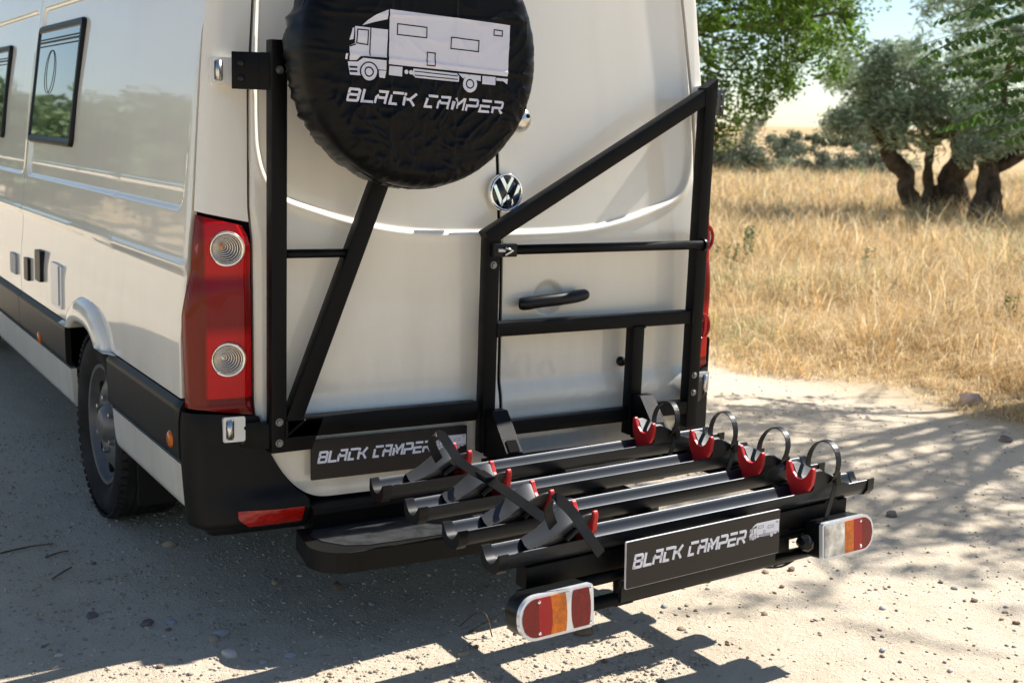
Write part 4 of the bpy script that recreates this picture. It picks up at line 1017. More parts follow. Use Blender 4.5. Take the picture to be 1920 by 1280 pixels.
# end beam, tubes, sign holder
mb = MB(); bar(mb, (-.50, -1.0, .404), (.615, -1.0, .404), .045, .054, up=(0, 0, 1)); mb.build('end_beam', M_steel, BK, sharp=40, xf=rx)
mb = MB(); tube(mb, [(-.51, -1.008, .358), (.607, -1.008, .358)], .0165, 18); mb.build('cross_tube', M_steel, BK, xf=rx)
mb = MB(); tube(mb, [(-.42, -1.02, .300), (.50, -1.02, .300)], .0165, 18); mb.build('cross_tube', M_steel, BK, xf=rx)
for x in (-.20, .36):
    mb = MB(); bar(mb, (x, -1.014, .380), (x, -1.022, .282), .06, .012, up=(0, 1, 0)); mb.build('tube_bracket', M_steel, BK, xf=rx)
mb = MB(); bar(mb, (-.248, -1.066, .340), (.285, -1.066, .340), .060, .012, up=(0, 1, 0), r=.006); mb.build('sign_holder', M_cap, BK, sharp=40, xf=rx)
mb = MB()
for x in (-.17, .20): bar(mb, (x, -1.03, .43), (x, -1.068, .43), .05, .03)
mb.build('sign_clip', M_steel, BK, xf=rx)
uu = nrm((math.cos(YAW), math.sin(YAW), .0)); nn0 = nrm((math.sin(YAW), -math.cos(YAW), .04)); vv = nrm(np.cross(uu, -nn0)); vv = vv if vv[2] > 0 else -vv
sign(BK, 'sign_plate', (.018, -1.037, .408), uu, vv, nn0, .530, .117, .006, 'black sign reading BLACK CAMPER between the two trailer lamps')
# wiring loop by the rack's left end
mb = MB()
for k in range(3): tube(mb, spline([(-.40+.01*k, -.90, .44), (-.36, -.93+.01*k, .465+.006*k), (-.30, -.95, .455), (-.28, -.97, .42)], 6), .0035, 6)
mb.build('cable', M_cap, BK, xf=rx)

for k, pts in enumerate(([(-.47, -1.04, .33), (-.52, -1.02, .29), (-.50, -.98, .26), (-.42, -.95, .33), (-.38, -.93, .39)], [(.50, -.96, .32), (.44, -.95, .29), (.36, -.96, .275), (.26, -.97, .30), (.20, -.97, .36)], [(.62, -.975, .35), (.665, -.97, .343), (.70, -.965, .345)], [(-.38, -.93, .39), (-.20, -.94, .368), (-.02, -.94, .385), (.18, -.93, .366)])):
    mb = MB(); tube(mb, spline(pts, 7), .0032 if k != 2 else .0018, 6); mb.build('cable', M_cap, BK)
# trailer lamps ------------------------------------------------------
def lamp(cx, cz, y, s, yaw, roll, label):
    """s=-1: rounded end on the left"""
    u = nrm((math.cos(yaw), math.sin(yaw), roll)); n = nrm((math.sin(yaw), -math.cos(yaw), .10)); v = nrm(np.cross(n, u))*1.0; v = v if v[2] > 0 else -v
    c = np.array([cx, y, cz]); w_, h_ = .212, .104
    def shape(ins, k=9):
        pts = []; hw_, hh = w_/2-ins, h_/2-ins; rr, rs = max(.004, .047-ins), max(.003, .012-ins)
        for (sx, sy, a0) in ((1, 1, 0), (-1, 1, 90), (-1, -1, 180), (1, -1, 270)):
            r_ = rr if sx == s else rs
            ax_, ay = hw_-r_, hh-r_
            for q in range(k+1):
                a = math.radians(a0+90*q/k); pts.append((sx*ax_+r_*math.cos(a), sy*ay+r_*math.sin(a)))
        return pts
    mb = MB(); prism(mb, shape(.002), c, u, v, n, -.048, .0); ho = mb.build('trailer_lamp', M_cap, BK, sharp=40); tag(ho, label)
    mb = MB(); prism(mb, shape(0), c, u, v, n, .0, .012); le = mb.build('lens_edge', M_lhouse, ho, sharp=40); b = le.modifiers.new('b', 'BEVEL'); b.width = .004; b.segments = 3; b.limit_method = 'ANGLE'
    base = shape(.0075)
    def clip(x0, x1, bow0=0, bow1=0):
        lo, hi = [], []
        top = lambda x: max(p[1] for p in [(0, -9)]+[q for q in [((a[0]+(b_[0]-a[0])*t), a[1]+(b_[1]-a[1])*t) for a, b_ in zip(base, base[1:]+base[:1]) for t in np.linspace(0, 1, 6)] if abs(q[0]-x) < .004] if True)
        ys = np.linspace(-1, 1, 9); hmax = h_/2-.0075
        def hh(x):
            r_ = .047-.0075; ex = w_/2-.0075-r_
            d_ = s*x-ex
            if d_ <= 0: return hmax
            return hmax-r_+math.sqrt(max(0, r_*r_-min(d_, r_)**2))
        Lp = [(x0+bow0*(1-q*q), q*hh(x0)) for q in ys]; Rp = [(x1+bow1*(1-q*q), q*hh(x1)) for q in ys]
        xs_ = np.linspace(x0, x1, 9)[1:-1]
        return Lp[::-1][::1] and ([(p[0], p[1]) for p in Lp]+[(x, hh(x)) for x in xs_]+[(p[0], p[1]) for p in Rp[::-1]]+[(x, -hh(x)) for x in xs_[::-1]])
    segs = [(-.0985, -.055, 0, 0, M_ldark, 'red_reflex'), (-.0545, -.022, 0, .006, M_lred, 'red_segment'), (-.0215, .022, .006, .004, M_amber, 'amber_segment'), (.0225, .042, .004, -.004, M_lwhite, 'white_segment'), (.047, .090, -.008, .006, M_ldark, 'fog_segment')] if s < 0 else \
           [(-.0985, -.018, 0, .0, M_lclear, 'reverse_segment'), (-.0175, .020, 0, 0, M_amber, 'amber_segment'), (.0205, .056, 0, 0, M_lred, 'red_segment'), (.0565, .0985, 0, 0, M_ldark, 'red_reflex')]
    for x0, x1, b0, b1, m_, nm in segs:
        mb = MB(); prism(mb, clip(x0, x1, b0, b1), c, u, v, n, .0118, .0145); mb.build(nm, m_, ho)
    for sx, sy in (((-.052, .036), (-.052, -.036), (.096, .040), (.096, -.040)) if s < 0 else ((.05, -.036), (.05, .036))):
        mb = MB(); q = c+u*sx+v*sy+n*.0145; lathe(mb, [(.0005, .0015), (.0035, .0012), (.0042, -.001)], q, n, 12); mb.build('screw', M_chrome, ho)
    return ho
lamp(-.468, .345, -1.090, -1, math.radians(3.8), .0, 'trailer lamp with rounded left end, near corner of the rack')
lamp(.552, .349, -1.005, 1, math.radians(3.8), .0, 'trailer lamp with clear reversing lens, right end of the rack')
mb = MB(); bar(mb, (-.42, -1.012, .325), (-.42, -1.06, .325), .06, .05); mb.build('lamp_bracket', M_steel, BK)
mb = MB(); bar(mb, (.44, -.955, .325), (.50, -.955, .345), .06, .03, up=(0, 1, 0)); mb.build('lamp_bracket', M_steel, BK)
mb = MB(); q = np.array([.415, -.992, .345]); lathe(mb, [(.0005, .030), (.012, .028), (.020, .020), (.024, .004), (.022, -.012), (.012, -.014)], q, (-.5, -.8, 0), 7, False); mb.build('wing_knob', M_cap, BK)
mb = MB(); tube(mb, [(.40, -.985, .345), (.50, -.965, .345)], .012, 10); mb.build('lamp_pin', M_steel, BK)

# ------------------------------------------------------------------ vegetation
def px_dir(px, py):
    v = np.array([(px-960)/2313.97, (py-640)/2313.97, 1.0]); return ROT.T@v
def at(px, py, d): return CAM+px_dir(px, py)*d

def gpos(px, py):
    d = px_dir(px, py); t = -CAM[2]/d[2]; return CAM+d*t

def cloud(name, verts, quads_n, tint, m, parent=None, k=4):
    """mesh of many separate small faces: verts (N,k,3), tint (N,3)"""
    N = verts.shape[0]; me = bpy.data.meshes.new(name)
    me.vertices.add(N*k); me.vertices.foreach_set('co', verts.reshape(-1).astype(np.float32))
    me.loops.add(N*k); me.loops.foreach_set('vertex_index', np.arange(N*k, dtype=np.int32))
    me.polygons.add(N); me.polygons.foreach_set('loop_start', np.arange(0, N*k, k, dtype=np.int32))
    me.update(calc_edges=True)
    a = me.attributes.new('tint', 'FLOAT_COLOR', 'POINT')
    c = np.ones((N, k, 4), np.float32); c[..., :3] = tint[:, None, :]; a.data.foreach_set('color', c.reshape(-1))
    return link(name, me, m, parent)

def leaves(centres, radii, per, size, asp, flat=1.0, droop=0, jit=.35, base=(1, 1, 1), R=None):
    """leaf quads scattered round cluster centres; returns verts, tint"""
    R = R or rng
    n = len(centres)*per
    c = np.repeat(np.asarray(centres), per, 0); r = np.repeat(np.asarray(radii), per)
    g = R.normal(size=(n, 3)); g /= np.linalg.norm(g, axis=1, keepdims=True); rad = R.random(n)**.55
    pos = c+g*(r*rad)[:, None]*np.array([1, 1, flat]); pos[:, 2] -= droop*R.random(n)*r
    ax = R.normal(size=(n, 3)); ax[:, 2] *= .6; ax[:, 2] -= droop*.8; ax /= np.linalg.norm(ax, axis=1, keepdims=True)
    q = R.normal(size=(n, 3)); q -= ax*(q*ax).sum(1)[:, None]; q /= np.linalg.norm(q, axis=1, keepdims=True)
    L = size*(.7+.6*R.random(n)); W = L*asp
    v = np.stack([pos-ax*L[:, None]/2, pos+q*W[:, None]/2, pos+ax*L[:, None]/2, pos-q*W[:, None]/2], 1)
    cl = np.repeat(.60+.75*R.random(len(centres)), per)
    t = (cl*(1-jit/2+jit*R.random(n)))[:, None]*np.asarray(base)[None, :]*(1+.12*(R.random((n, 3))-.5))
    return v, t

M_bark = mat('olive_bark', (.115, .086, .062), .95, spec=.1, noise_amt=.55, noise_scale=7, bump=1, bump_scale=16)
M_bark.node_tree.nodes['Bump'].inputs['Distance'].default_value = .05
M_bark2 = mat('smooth_bark', (.11, .085, .062), .9, spec=.1, noise_amt=.4, noise_scale=9, bump=.8, bump_scale=25)
M_olive = leaf_mat('olive_leaf', (.40, .48, .33), .48, .45)
M_green = leaf_mat('bright_green_leaf', (.125, .22, .028), .5, .5)
M_frond = leaf_mat('compound_leaf', (.060, .125, .022), .42, .65)
M_bush = leaf_mat('grey_green_bush_leaf', (.17, .20, .13), .25, .6)
M_grass = leaf_mat('dry_grass', (.74, .565, .305), .42, .6)
M_weed = leaf_mat('weed_leaf', (.10, .16, .06), .35, .5)

def crown_clusters(c, rad, n, shell=.55, R=None, low=-.6):
    R = R or rng; out = []
    while len(out) < n:
        g = R.normal(size=3); g /= np.linalg.norm(g); q = g*(shell+(1-shell)*R.random())
        if q[2] < low: continue
        out.append(np.asarray(c)+q*np.asarray(rad))
    return np.array(out)

def limb(mb, a, b_, r0, r1, wob=.1, n=6, seg=9, R=rnd):
    a = np.asarray(a, float); b_ = np.asarray(b_, float); pts = []
    L = np.linalg.norm(b_-a)
    for i in range(n+1):
        t = i/n; p = a+(b_-a)*t
        if 0 < i < n: p = p+np.array([R.uniform(-1, 1), R.uniform(-1, 1), R.uniform(-.5, .5)])*wob*L*.5
        pts.append(p)
    pts = spline(pts, 3); k = len(pts)
    rad = [r0+(r1-r0)*i/(k-1) for i in range(k)]
    rad = [r_*(1+.14*R.uniform(-1, 1)) for r_ in rad]
    tube(mb, pts, rad, seg, True, True); return pts

def olive(name, base, trunks, crown, label, seed, nclus=150, per=260, lsize=.10, extra=()):
    R = np.random.default_rng(seed); rr = random.Random(seed)
    t = thing(name, tuple(base), label, 'tree', 'olive trees in the dry field'); base = np.asarray(base, float)
    cl = np.vstack([crown_clusters(c_, r_, int(nclus*f_), .45, R, -.75) for c_, r_, f_ in crown])
    def keep_(q):
        d_ = q-CAM; z_ = ROT[2]@d_; u_ = 960+2313.97*(ROT[0]@d_)/z_; v_ = 640+2313.97*(ROT[1]@d_)/z_
        return not (1590 < u_ < 1735 and v_ < 85-.25*abs(u_-1690))
    cl = np.array([q for q in cl if keep_(q)])
    if len(extra): cl = np.vstack([cl, np.array(extra)])
    for (off, top, r0) in trunks:
        mb = MB(); b0 = base+np.array([off[0], off[1], -.1]); tp = base+np.asarray(top)
        pts = limb(mb, b0, tp, r0, r0*.62, .10, 6, 14, rr)
        # root flare
        for k in range(6):
            a = 2*PI*k/6+rr.random(); limb(mb, b0+np.array([math.cos(a)*r0*1.25, math.sin(a)*r0*1.25, -.02]), b0+np.array([math.cos(a)*r0*.2, math.sin(a)*r0*.2, .55+.3*rr.random()]), r0*.5, r0*.35, .05, 3, 8, rr)
        mb.build('trunk', M_bark, t)
        mb = MB()
        near = cl[np.argsort(np.linalg.norm(cl-tp, axis=1))[:40]]
        for q in near[::4]: limb(mb, tp-np.array([0, 0, .1]), q, r0*.34, .018, .16, 5, 7, rr)
        mb.build('limb', M_bark, t)
    v, ti = leaves(cl, R.uniform(.22, .40, len(cl)), int(per*.68), lsize*1.2, .22, .9, .15, .9, (1, 1, 1), R)
    cloud('crown', v, 4, ti, M_olive, t)
    return t

o1 = gpos(1758, 436); o1[2] = .05
RX = np.random.default_rng(77)
ex1 = [at(1640+230*RX.random(), 185+75*RX.random(), 18.6+1.3*RX.random()) for _ in range(40)]+[at(1560+110*RX.random(), 120+120*RX.random(), 18.8+1.3*RX.random()) for _ in range(34)]+[at(1640+250*RX.random(), 95+120*RX.random(), 18.5+1.5*RX.random()) for _ in range(46)]
olive('olive_tree', o1, [((-.20, .05), (-.80, .45, 1.35), .19), ((-.02, .15), (-.05, .25, 1.45), .10), ((.20, -.05), (.36, .05, 1.65), .26)],
      [((o1[0]-1.5, o1[1]+.8, 3.2), (1.8, 1.6, 1.5), .30), ((o1[0]+.6, o1[1]-.2, 3.8), (2.1, 2.0, 1.9), .5)],
      'old olive tree with two thick twisted trunks in the dry field', 11, 170, 230, .11, ex1)
o2 = gpos(1864, 452); o2[2] = .05
ex2 = [at(1810+120*RX.random(), 205+80*RX.random(), 17.4+1.1*RX.random()) for _ in range(20)]
olive('olive_tree', o2, [((-.15, .1), (.05, .25, 1.05), .25), ((.42, -.3), (.9, -.5, 1.4), .12)],
      [((o2[0]+1.3, o2[1]-.3, 3.0), (2.0, 1.9, 1.7), .7), ((o2[0]+2.2, o2[1]-1.0, 2.0), (1.0, 1.0, .9), .2)],
      'darker olive tree with a split leaning trunk at the right edge', 23, 130, 300, .10, ex2)
o3 = at(1975, 380, 31); o3[2] = .05
olive('olive_tree', o3, [((0, 0), (.1, .2, 1.5), .3)], [((o3[0]-.6, o3[1]+.3, 2.8), (2.6, 2.2, 2.0), 1)], 'olive tree behind the split trunk, mostly in shade', 31, 110, 220)

# bright green tree whose branches hang behind the van
gt = np.array([6.6, 9.4, .03]); G = thing('green_tree', tuple(gt), 'bright green leafy tree with drooping branches behind the van', 'tree')
R = np.random.default_rng(5); rr = random.Random(5)
mb = MB(); limb(mb, gt, gt+np.array([.4, -.4, 2.6]), .20, .14, .05, 6, 14, rr); mb.build('trunk', M_bark2, G)
gc = np.vstack([crown_clusters((7.0, 8.2, 4.2), (2.3, 2.2, 2.2), 150, .35, R, -.8), crown_clusters((8.0, 7.3, 3.1), (1.15, 1.1, .9), 34, .2, R, -1)])
# hanging tips that show under the crown, in view to the right of the van
for (x_, y_, d_) in ((1345, 240, 13.2), (1330, 180, 13.0), (1372, 215, 13.3), (1400, 175, 12.8), (1430, 190, 12.6), (1470, 205, 12.7), (1500, 185, 12.9), (1530, 170, 12.7), (1330, 100, 13), (1390, 90, 12.8), (1450, 110, 12.5), (1500, 90, 12.6), (1560, 120, 12.5), (1600, 60, 12.4), (1585, 20, 12.6), (1340, 30, 13), (1420, 30, 12.8), (1500, 30, 12.6), (1540, 60, 12.5), (1360, 145, 13), (1440, 150, 12.6), (1550, 215, 12.8), (1520, 235, 12.9), (1318, 225, 13.1), (1322, 150, 13.1), (1480, 150, 12.7), (1405, 130, 12.7), (1465, 60, 12.6)):
    gc = np.vstack([gc, at(x_, y_, d_)[None]])
def _uv(q):
    d_ = q-CAM; z_ = ROT[2]@d_; return 960+2313.97*(ROT[0]@d_)/z_, 640+2313.97*(ROT[1]@d_)/z_
ok_ = np.array([not (1445 < _uv(q)[0] < 1660 and _uv(q)[1] > 165) for q in gc]); n_big = int(ok_[:184].sum()); gc = gc[ok_]
ng = len(gc)
mb = MB(); tp = gt+np.array([.4, -.4, 2.5])
for q in gc[::5]: limb(mb, tp, q, .05, .008, .14, 5, 6, rr)
mb.build('limb', M_bark2, G)
v, ti = leaves(gc, np.concatenate([R.uniform(.3, .5, n_big), R.uniform(.14, .26, ng-n_big)]), 240, .062, .45, 1.0, .6, .5, (1, 1, 1), R)
cloud('crown', v, 4, ti, M_green, G)

# tree at the right (trunk outside the picture): its compound leaves reach into view, its crown dapples the track
ft = np.array([6.9, 1.0, .02]); F = thing('roadside_tree', tuple(ft), 'tree with long compound leaves hanging in from the right edge', 'tree')
mb = MB(); limb(mb, ft, ft+np.array([-.1, 0, 2.6]), .13, .09, .05, 6, 12, rr); mb.build('trunk', M_bark2, F)
tp = ft+np.array([-.1, 0, 2.5])
def frond_leaves(p0, d0, L, npair, lsize, R, sag=.35):
    """returns rachis points and leaflet hexagons"""
    p0 = np.asarray(p0, float); d0 = nrm(d0); side = nrm(np.cross(d0, (0, 0, 1)))
    pts = []
    for i in range(npair+1):
        t = i/npair; pts.append(p0+d0*L*t+np.array([0, 0, -sag*L*t*t]))
    V = []
    for i in range(2, npair+1):
        a = nrm(pts[i]-pts[i-1]); up = nrm(np.cross(side, a))
        for s in (-1, 1):
            ld = nrm(side*s*1.0+a*.35-up*(.15+.35*R.random())-np.array([0, 0, .35])); ll = lsize*(.8+.4*R.random())*(1-.35*(i/npair)**3); q = nrm(np.cross(ld, up+.3*R.normal(size=3)))
            b = pts[i]+ld*.004; w_ = ll*.20
            V.append([b, b+ld*ll*.3+q*w_, b+ld*ll*.7+q*w_*.9, b+ld*ll, b+ld*ll*.7-q*w_*.9, b+ld*ll*.3-q*w_])
    return pts, V
R = np.random.default_rng(9); VV = []; rach = MB()
tips = [(1745, 80, 7.0), (1760, 45, 7.1), (1800, 25, 7.2), (1730, 95, 7.1), (1775, 110, 7.0), (1810, 125, 6.9), (1740, 150, 7.3), (1790, 165, 7.0), (1830, 190, 7.1), (1765, 245, 7.4), (1800, 225, 7.2), (1850, 240, 7.0), (1820, 60, 7.0), (1860, 95, 6.9), (1875, 140, 7.1), (1850, 15, 7.3), (1880, 200, 7.2), (1895, 255, 7.2), (1720, 70, 7.5), (1870, 50, 7.0), (1900, 110, 7.4), (1840, 150, 7.5)]
for (x_, y_, d_) in tips:
    e = at(x_, y_, d_); b0 = at(x_+R.uniform(120, 190), y_-R.uniform(10, 45), d_+R.uniform(-.1, .5)); pts, V = frond_leaves(b0, e-b0+np.array([0, 0, .12]), np.linalg.norm(e-b0), 14, .085, R, .25); VV += V; tube(rach, pts, .0022, 5, False)
    limb(rach, b0, b0+np.array([.5, -.2, .25])+R.normal(size=3)*.08, .003, .006, .1, 3, 5, rr)
cl = crown_clusters((6.0, .55, 3.95), (1.75, 1.45, 1.0), 120, .3, R, -1)
for q in cl:
    dist = q-CAM; dep = ROT[2]@dist; u_ = 960+2313.97*(ROT[0]@dist)/dep
    if u_ < 1930: continue
    for k in range(3):
        d0 = R.normal(size=3); d0[2] = -.25+.3*d0[2]; pts, V = frond_leaves(q+R.normal(size=3)*.12, d0, .38+.15*R.random(), 11, .075, R, .3); VV += V
for q in cl[::4]: limb(rach, tp, q, .045, .008, .12, 4, 6, rr)
rach.build('limb', mat('green_twig', (.055, .060, .028), .8, spec=.15), F)
VV = np.array(VV); ti = (.75+.5*R.random(len(VV)))[:, None]*(1+.15*(R.random((len(VV), 3))-.5))
cloud('crown', VV, 6, ti, M_frond, F, 6)

# bushes in the field
def bush(px, py, d, w_, h_, seed, label, n=26, per=150, ls=.10, grp='bushes across the dry field'):
    R = np.random.default_rng(seed); b = at(px, py, d); b[2] = hgt(b[0], b[1]); t = thing('bush', tuple(b), label, 'bush', grp)
    c = crown_clusters(b+np.array([0, 0, h_*.45]), (w_/2, w_/2, h_*.55), n, .3, R, -.7)
    mb = MB()
    for q in c[::5]: limb(mb, b-np.array([0, 0, .05]), q, .03, .008, .1, 3, 5, random.Random(seed))
    mb.build('stem', M_bark2, t)
    v, ti = leaves(c, R.uniform(.14, .24, n)*min(w_, h_*1.3)*.9, per, ls, .4, .9, 0, .45, (1, 1, 1), R); cloud('foliage', v, 4, ti, M_bush, t)
bush(1396, 332, 34, 2.2, 1.6, 1, 'large grey-green bush beside the van, nearest of the field bushes', 46, 200, .09)
bush(1352, 318, 40, 1.3, .95, 2, 'grey-green bush half hidden behind the bike frame post')
bush(1488, 335, 38, 2.0, 1.0, 3, 'low grey-green bush right of the largest bush')
bush(1545, 337, 37, 2.2, 1.15, 4, 'low grey-green bush in the middle of the field row', 30, 170)
bush(1602, 336, 38, 2.2, 1.25, 5, 'grey-green bush left of the olive trunks', 30, 170)
bush(1660, 338, 38, 2.3, 1.15, 6, 'grey-green bush touching the olive trunk from the left', 30, 170)
bush(1475, 291, 75, 2.6, 1.7, 7, 'round dark bush on the far slope', 26, 130, .2)
for i, (x_, y_, d_, w_, h_) in enumerate(((1530, 287, 105, 5, 1.3), (1565, 285, 108, 4, 1.2), (1605, 287, 100, 4.5, 1.6), (1632, 285, 100, 4, 2.0), (1400, 262, 190, 6, 2.6), (1590, 272, 170, 6, 2.0), (1636, 272, 165, 5, 2.6), (1690, 288, 100, 5, 1.5))):
    bush(x_, y_, d_, w_, h_, 40+i, ('leftmost bush of the far hedge line on the golden slope', 'second bush of the far hedge line on the slope', 'third bush of the far hedge line, left of the taller one', 'tallest bush of the far hedge line on the slope', 'lone bush on the skyline just right of the bike frame post', 'small bush on the skyline above the hedge line', 'right-hand bush on the skyline above the hedge line', 'far bush partly behind the left olive trunk')[i], 16, 90, .35, 'far bushes on the slope')

# trees and bushes opposite the van's left side (they show as reflections in the paint)
M_far = M_bush
for i, (x_, y_, w_, h_) in enumerate(((-5.2, 26, 4.5, 2.9), (-8.0, 25, 4.5, 3.6), (-10.5, 23, 4, 2.6), (-7.0, 34, 6, 3.6), (-12.5, 34, 6, 4.4), (-5.6, 42, 6, 3.8), (-16, 27, 6, 4.6))):
    R = np.random.default_rng(70+i); b = np.array([x_, y_, hgt(x_, y_)]); t = thing('green_tree', tuple(b), 'round green tree reflected in the side of the van', 'tree', 'trees mirrored in the van side')
    c = crown_clusters(b+np.array([0, 0, h_*.55]), (w_/2, w_/2, h_*.48), 60, .4, R, -.8)
    mb = MB(); limb(mb, b, b+np.array([0, 0, h_*.5]), .16, .1, .05, 4, 8, rr)
    mb.build('trunk', M_bark2, t)
    v, ti = leaves(c, R.uniform(.5, .8, 60), 110, .26, .5, .9, 0, .4, (.8, 1.0, .7), R); cloud('crown', v, 4, ti, M_bush, t)

# dry grass ------------------------------------------------------------
def grass():
    R = np.random.default_rng(3); N = 330000
    az = np.radians(R.uniform(27, 60, N)); u_ = R.random(N)
    r = 5.6*(46/5.6)**(u_**.86)
    x = CAM[0]+r*np.cos(az); y = CAM[1]+r*np.sin(az)
    ed = 3.5+.22*np.sin(y*1.9)+.18*np.sin(y*4.3+1)+.25*(R.random(N)-.5)
    c3 = np.array([noise.noise((a*2.3, b*2.3, 8.0)) for a, b in zip(x, y)])
    keep = (x > ed) & ((c3 > -.30) | (R.random(N) < .35)); x, y, r = x[keep], y[keep], r[keep]; n = len(x); ed = ed[keep]
    # patchy: clumps
    cx = np.array([noise.noise((a*.9, b*.9, 2.0)) for a, b in zip(x, y)]); c2 = np.array([noise.noise((a*3.1, b*3.1, 5.0)) for a, b in zip(x, y)])
    edge = np.clip((x-ed)/2.6, 0, 1)**.8
    h = (.075+.33*edge)*(.45+.75*R.random(n))*np.clip(1+.8*cx+.7*c2, .25, 2)
    tall = R.random(n) < .05; h = np.where(tall, h*1.55+.05, h); h = np.clip(h, .04, .75)
    far = np.clip((r-9)/20, 0, 1); h = h*(1+.25*far)
    wd = np.maximum(.0035, .00042*r)*(.7+.7*R.random(n))
    ph = R.uniform(0, 2*PI, n); lean = (.30+1.0*R.random(n)+.9*(1-edge)*R.random(n))*h; lean = np.where(R.random(n) < .25, lean*1.5, lean)
    dx, dy = np.cos(ph)*lean, np.sin(ph)*lean
    wx, wy = -np.sin(ph+R.normal(size=n)*.6), np.cos(ph+R.normal(size=n)*.6)
    z0 = .05*np.clip((x-3.6), 0, 1)-.01
    B = np.stack([x, y, z0], 1); Wv = np.stack([wx, wy, 0*wx], 1)*wd[:, None]/2
    M1 = B+np.stack([dx*.28, dy*.28, h*.58], 1); T = B+np.stack([dx, dy, h*np.maximum(.12, .98-.15*lean/h-.18*(lean/h)**2*.6)], 1)
    V = np.stack([B-Wv, B+Wv, M1+Wv*.8, M1-Wv*.8, T], 1)                  # 5 verts
    me = bpy.data.meshes.new('dry_grass'); me.vertices.add(n*5); me.vertices.foreach_set('co', V.reshape(-1).astype(np.float32))
    li = (np.arange(n)[:, None]*5+np.array([0, 1, 2, 3, 3, 2, 4])[None]).astype(np.int32)
    me.loops.add(n*7); me.loops.foreach_set('vertex_index', li.reshape(-1))
    me.polygons.add(n*2); st = (np.arange(n)[:, None]*7+np.array([0, 4])[None]).astype(np.int32); me.polygons.foreach_set('loop_start', st.reshape(-1))
    me.update(calc_edges=True)
    a = me.attributes.new('tint', 'FLOAT_COLOR', 'POINT'); base = np.ones((n, 3))
    v = .50+.80*R.random(n); base *= v[:, None]
    pale = R.random(n) < .30; base[pale] = np.array([1.2, 1.35, 1.7])*(.85+.3*R.random((pale.sum(), 1)))
    red = (R.random(n) < .22+.3*np.clip(c2, 0, 1)); base[red] *= np.array([.92, .76, .55])
    gm = (R.random(n) < np.clip(.9*(cx-.18), 0, .45)); base[gm] *= np.array([.42, .66, .55])
    dk = R.random(n) < .12; base[dk] *= .5
    c = np.ones((n, 5, 4), np.float32); c[..., :3] = base[:, None, :]; a.data.foreach_set('color', c.reshape(-1))
    o = link('dry_grass', me, M_grass); tag(o, 'golden dry grass covering the field beside the track', 'grass', kind='stuff')
    print('grass blades', n)
grass()

# green weeds in the dry grass
def weed(px, py, d, s, seed, label):
    R = np.random.default_rng(seed); b = at(px, py, d); b[2] = hgt(b[0], b[1]); t = thing('weed', tuple(b), label, 'weed', 'green weeds in the dry grass'); mb = MB(); V = []
    for k in range(7):
        e = b+np.array([R.normal()*.10, R.normal()*.10, .35+.25*R.random()])*s; pts = limb(mb, b, e, .006, .002, .08, 3, 5, random.Random(seed+k))
        for p in pts[2:]:
            for q in range(3):
                a = nrm(R.normal(size=3)); w_ = nrm(np.cross(a, R.normal(size=3))); l_ = .06*s*(.6+.6*R.random()); V.append([p, p+a*l_*.5+w_*l_*.2, p+a*l_, p+a*l_*.5-w_*l_*.2])
    mb.build('stem', M_bark2, t); V = np.array(V); cloud('foliage', V, 4, (.7+.6*R.random(len(V)))[:, None]*np.ones((1, 3)), M_weed, t)
weed(1628, 490, 11.4, .7, 1, 'dark green weed standing up in the middle of the golden grass')
weed(1395, 475, 12.3, .9, 2, 'dusty green weed in the grass just right of the van')
weed(1360, 505, 11.4, .7, 3, 'pale green weed low in the grass beside the tail light')
weed(1885, 600, 8.8, .6, 4, 'shaded green weed in the grass at the right edge')
weed(1790, 620, 8.8, .45, 5, 'small green weed left of the shaded patch of grass')

# ------------------------------------------------------------------ stones, pebbles, twigs
def pebble_mesh(seed, sub=2):
    bm = bmesh.new(); bmesh.ops.create_icosphere(bm, subdivisions=sub, radius=1); rs = random.Random(seed); sx, sy, sz = 1, rs.uniform(.6, .9), rs.uniform(.4, .7); of = rs.uniform(0, 50)
    for v in bm.verts:
        k = 1+.45*noise.noise(v.co*1.3+Vector((of, 0, 0)))+.22*noise.noise(v.co*3.1+Vector((0, of, 0))); v.co = Vector((v.co.x*sx*k, v.co.y*sy*k, v.co.z*sz*k))
    me = bpy.data.meshes.new('stone'); bm.to_mesh(me); bm.free()
    for p in me.polygons: p.use_smooth = True
    return me
stone_mats = [mat('stone_'+n_, c_, .85, spec=.2, noise_amt=.3, noise_scale=60, bump=.5, bump_scale=120) for n_, c_ in (('tan', (.42, .32, .22)), ('grey', (.34, .34, .34)), ('brown', (.22, .15, .10)), ('pale', (.55, .50, .44)), ('dark', (.17, .145, .135)), ('pink', (.46, .34, .29)))]
peb = [[pebble_mesh(100+i*10+j) for j in range(4)] for i in range(6)]
for i in range(6):
    for me in peb[i]: me.materials.append(stone_mats[i])
def stone(px, py, size, mi, label, grp=None):
    p = gpos(px, py); o = bpy.data.objects.new('stone', rnd.choice(peb[mi])); COL.objects.link(o)
    o.location = (p[0], p[1], hgt(p[0], p[1])+size*.10); o.scale = (size/2,)*3; o.rotation_euler = (rnd.uniform(-.2, .2), rnd.uniform(-.2, .2), rnd.uniform(0, 6.28)); tag(o, label, 'stone', grp)
stone(1822, 758, .15, 5, 'pinkish rock at the edge of the grass on the right')
stone(1886, 830, .07, 4, 'dark flat stone on the track at the right edge')
stone(1672, 968, .05, 4, 'dark stone in the tree shade right of the clear lens lamp')
stone(1484, 1068, .034, 2, 'brown stone on the sunlit sand under the right lamp')
stone(1436, 1073, .03, 0, 'tan stone beside the brown one under the right lamp')
stone(1326, 1090, .028, 2, 'small brown stone below the sign plate')
stone(1095, 1188, .05, 2, 'brown stone in the rack shadow below the near lamp')
stone(868, 1228, .032, 0, 'tan stone on the lit strip left of the near lamp')
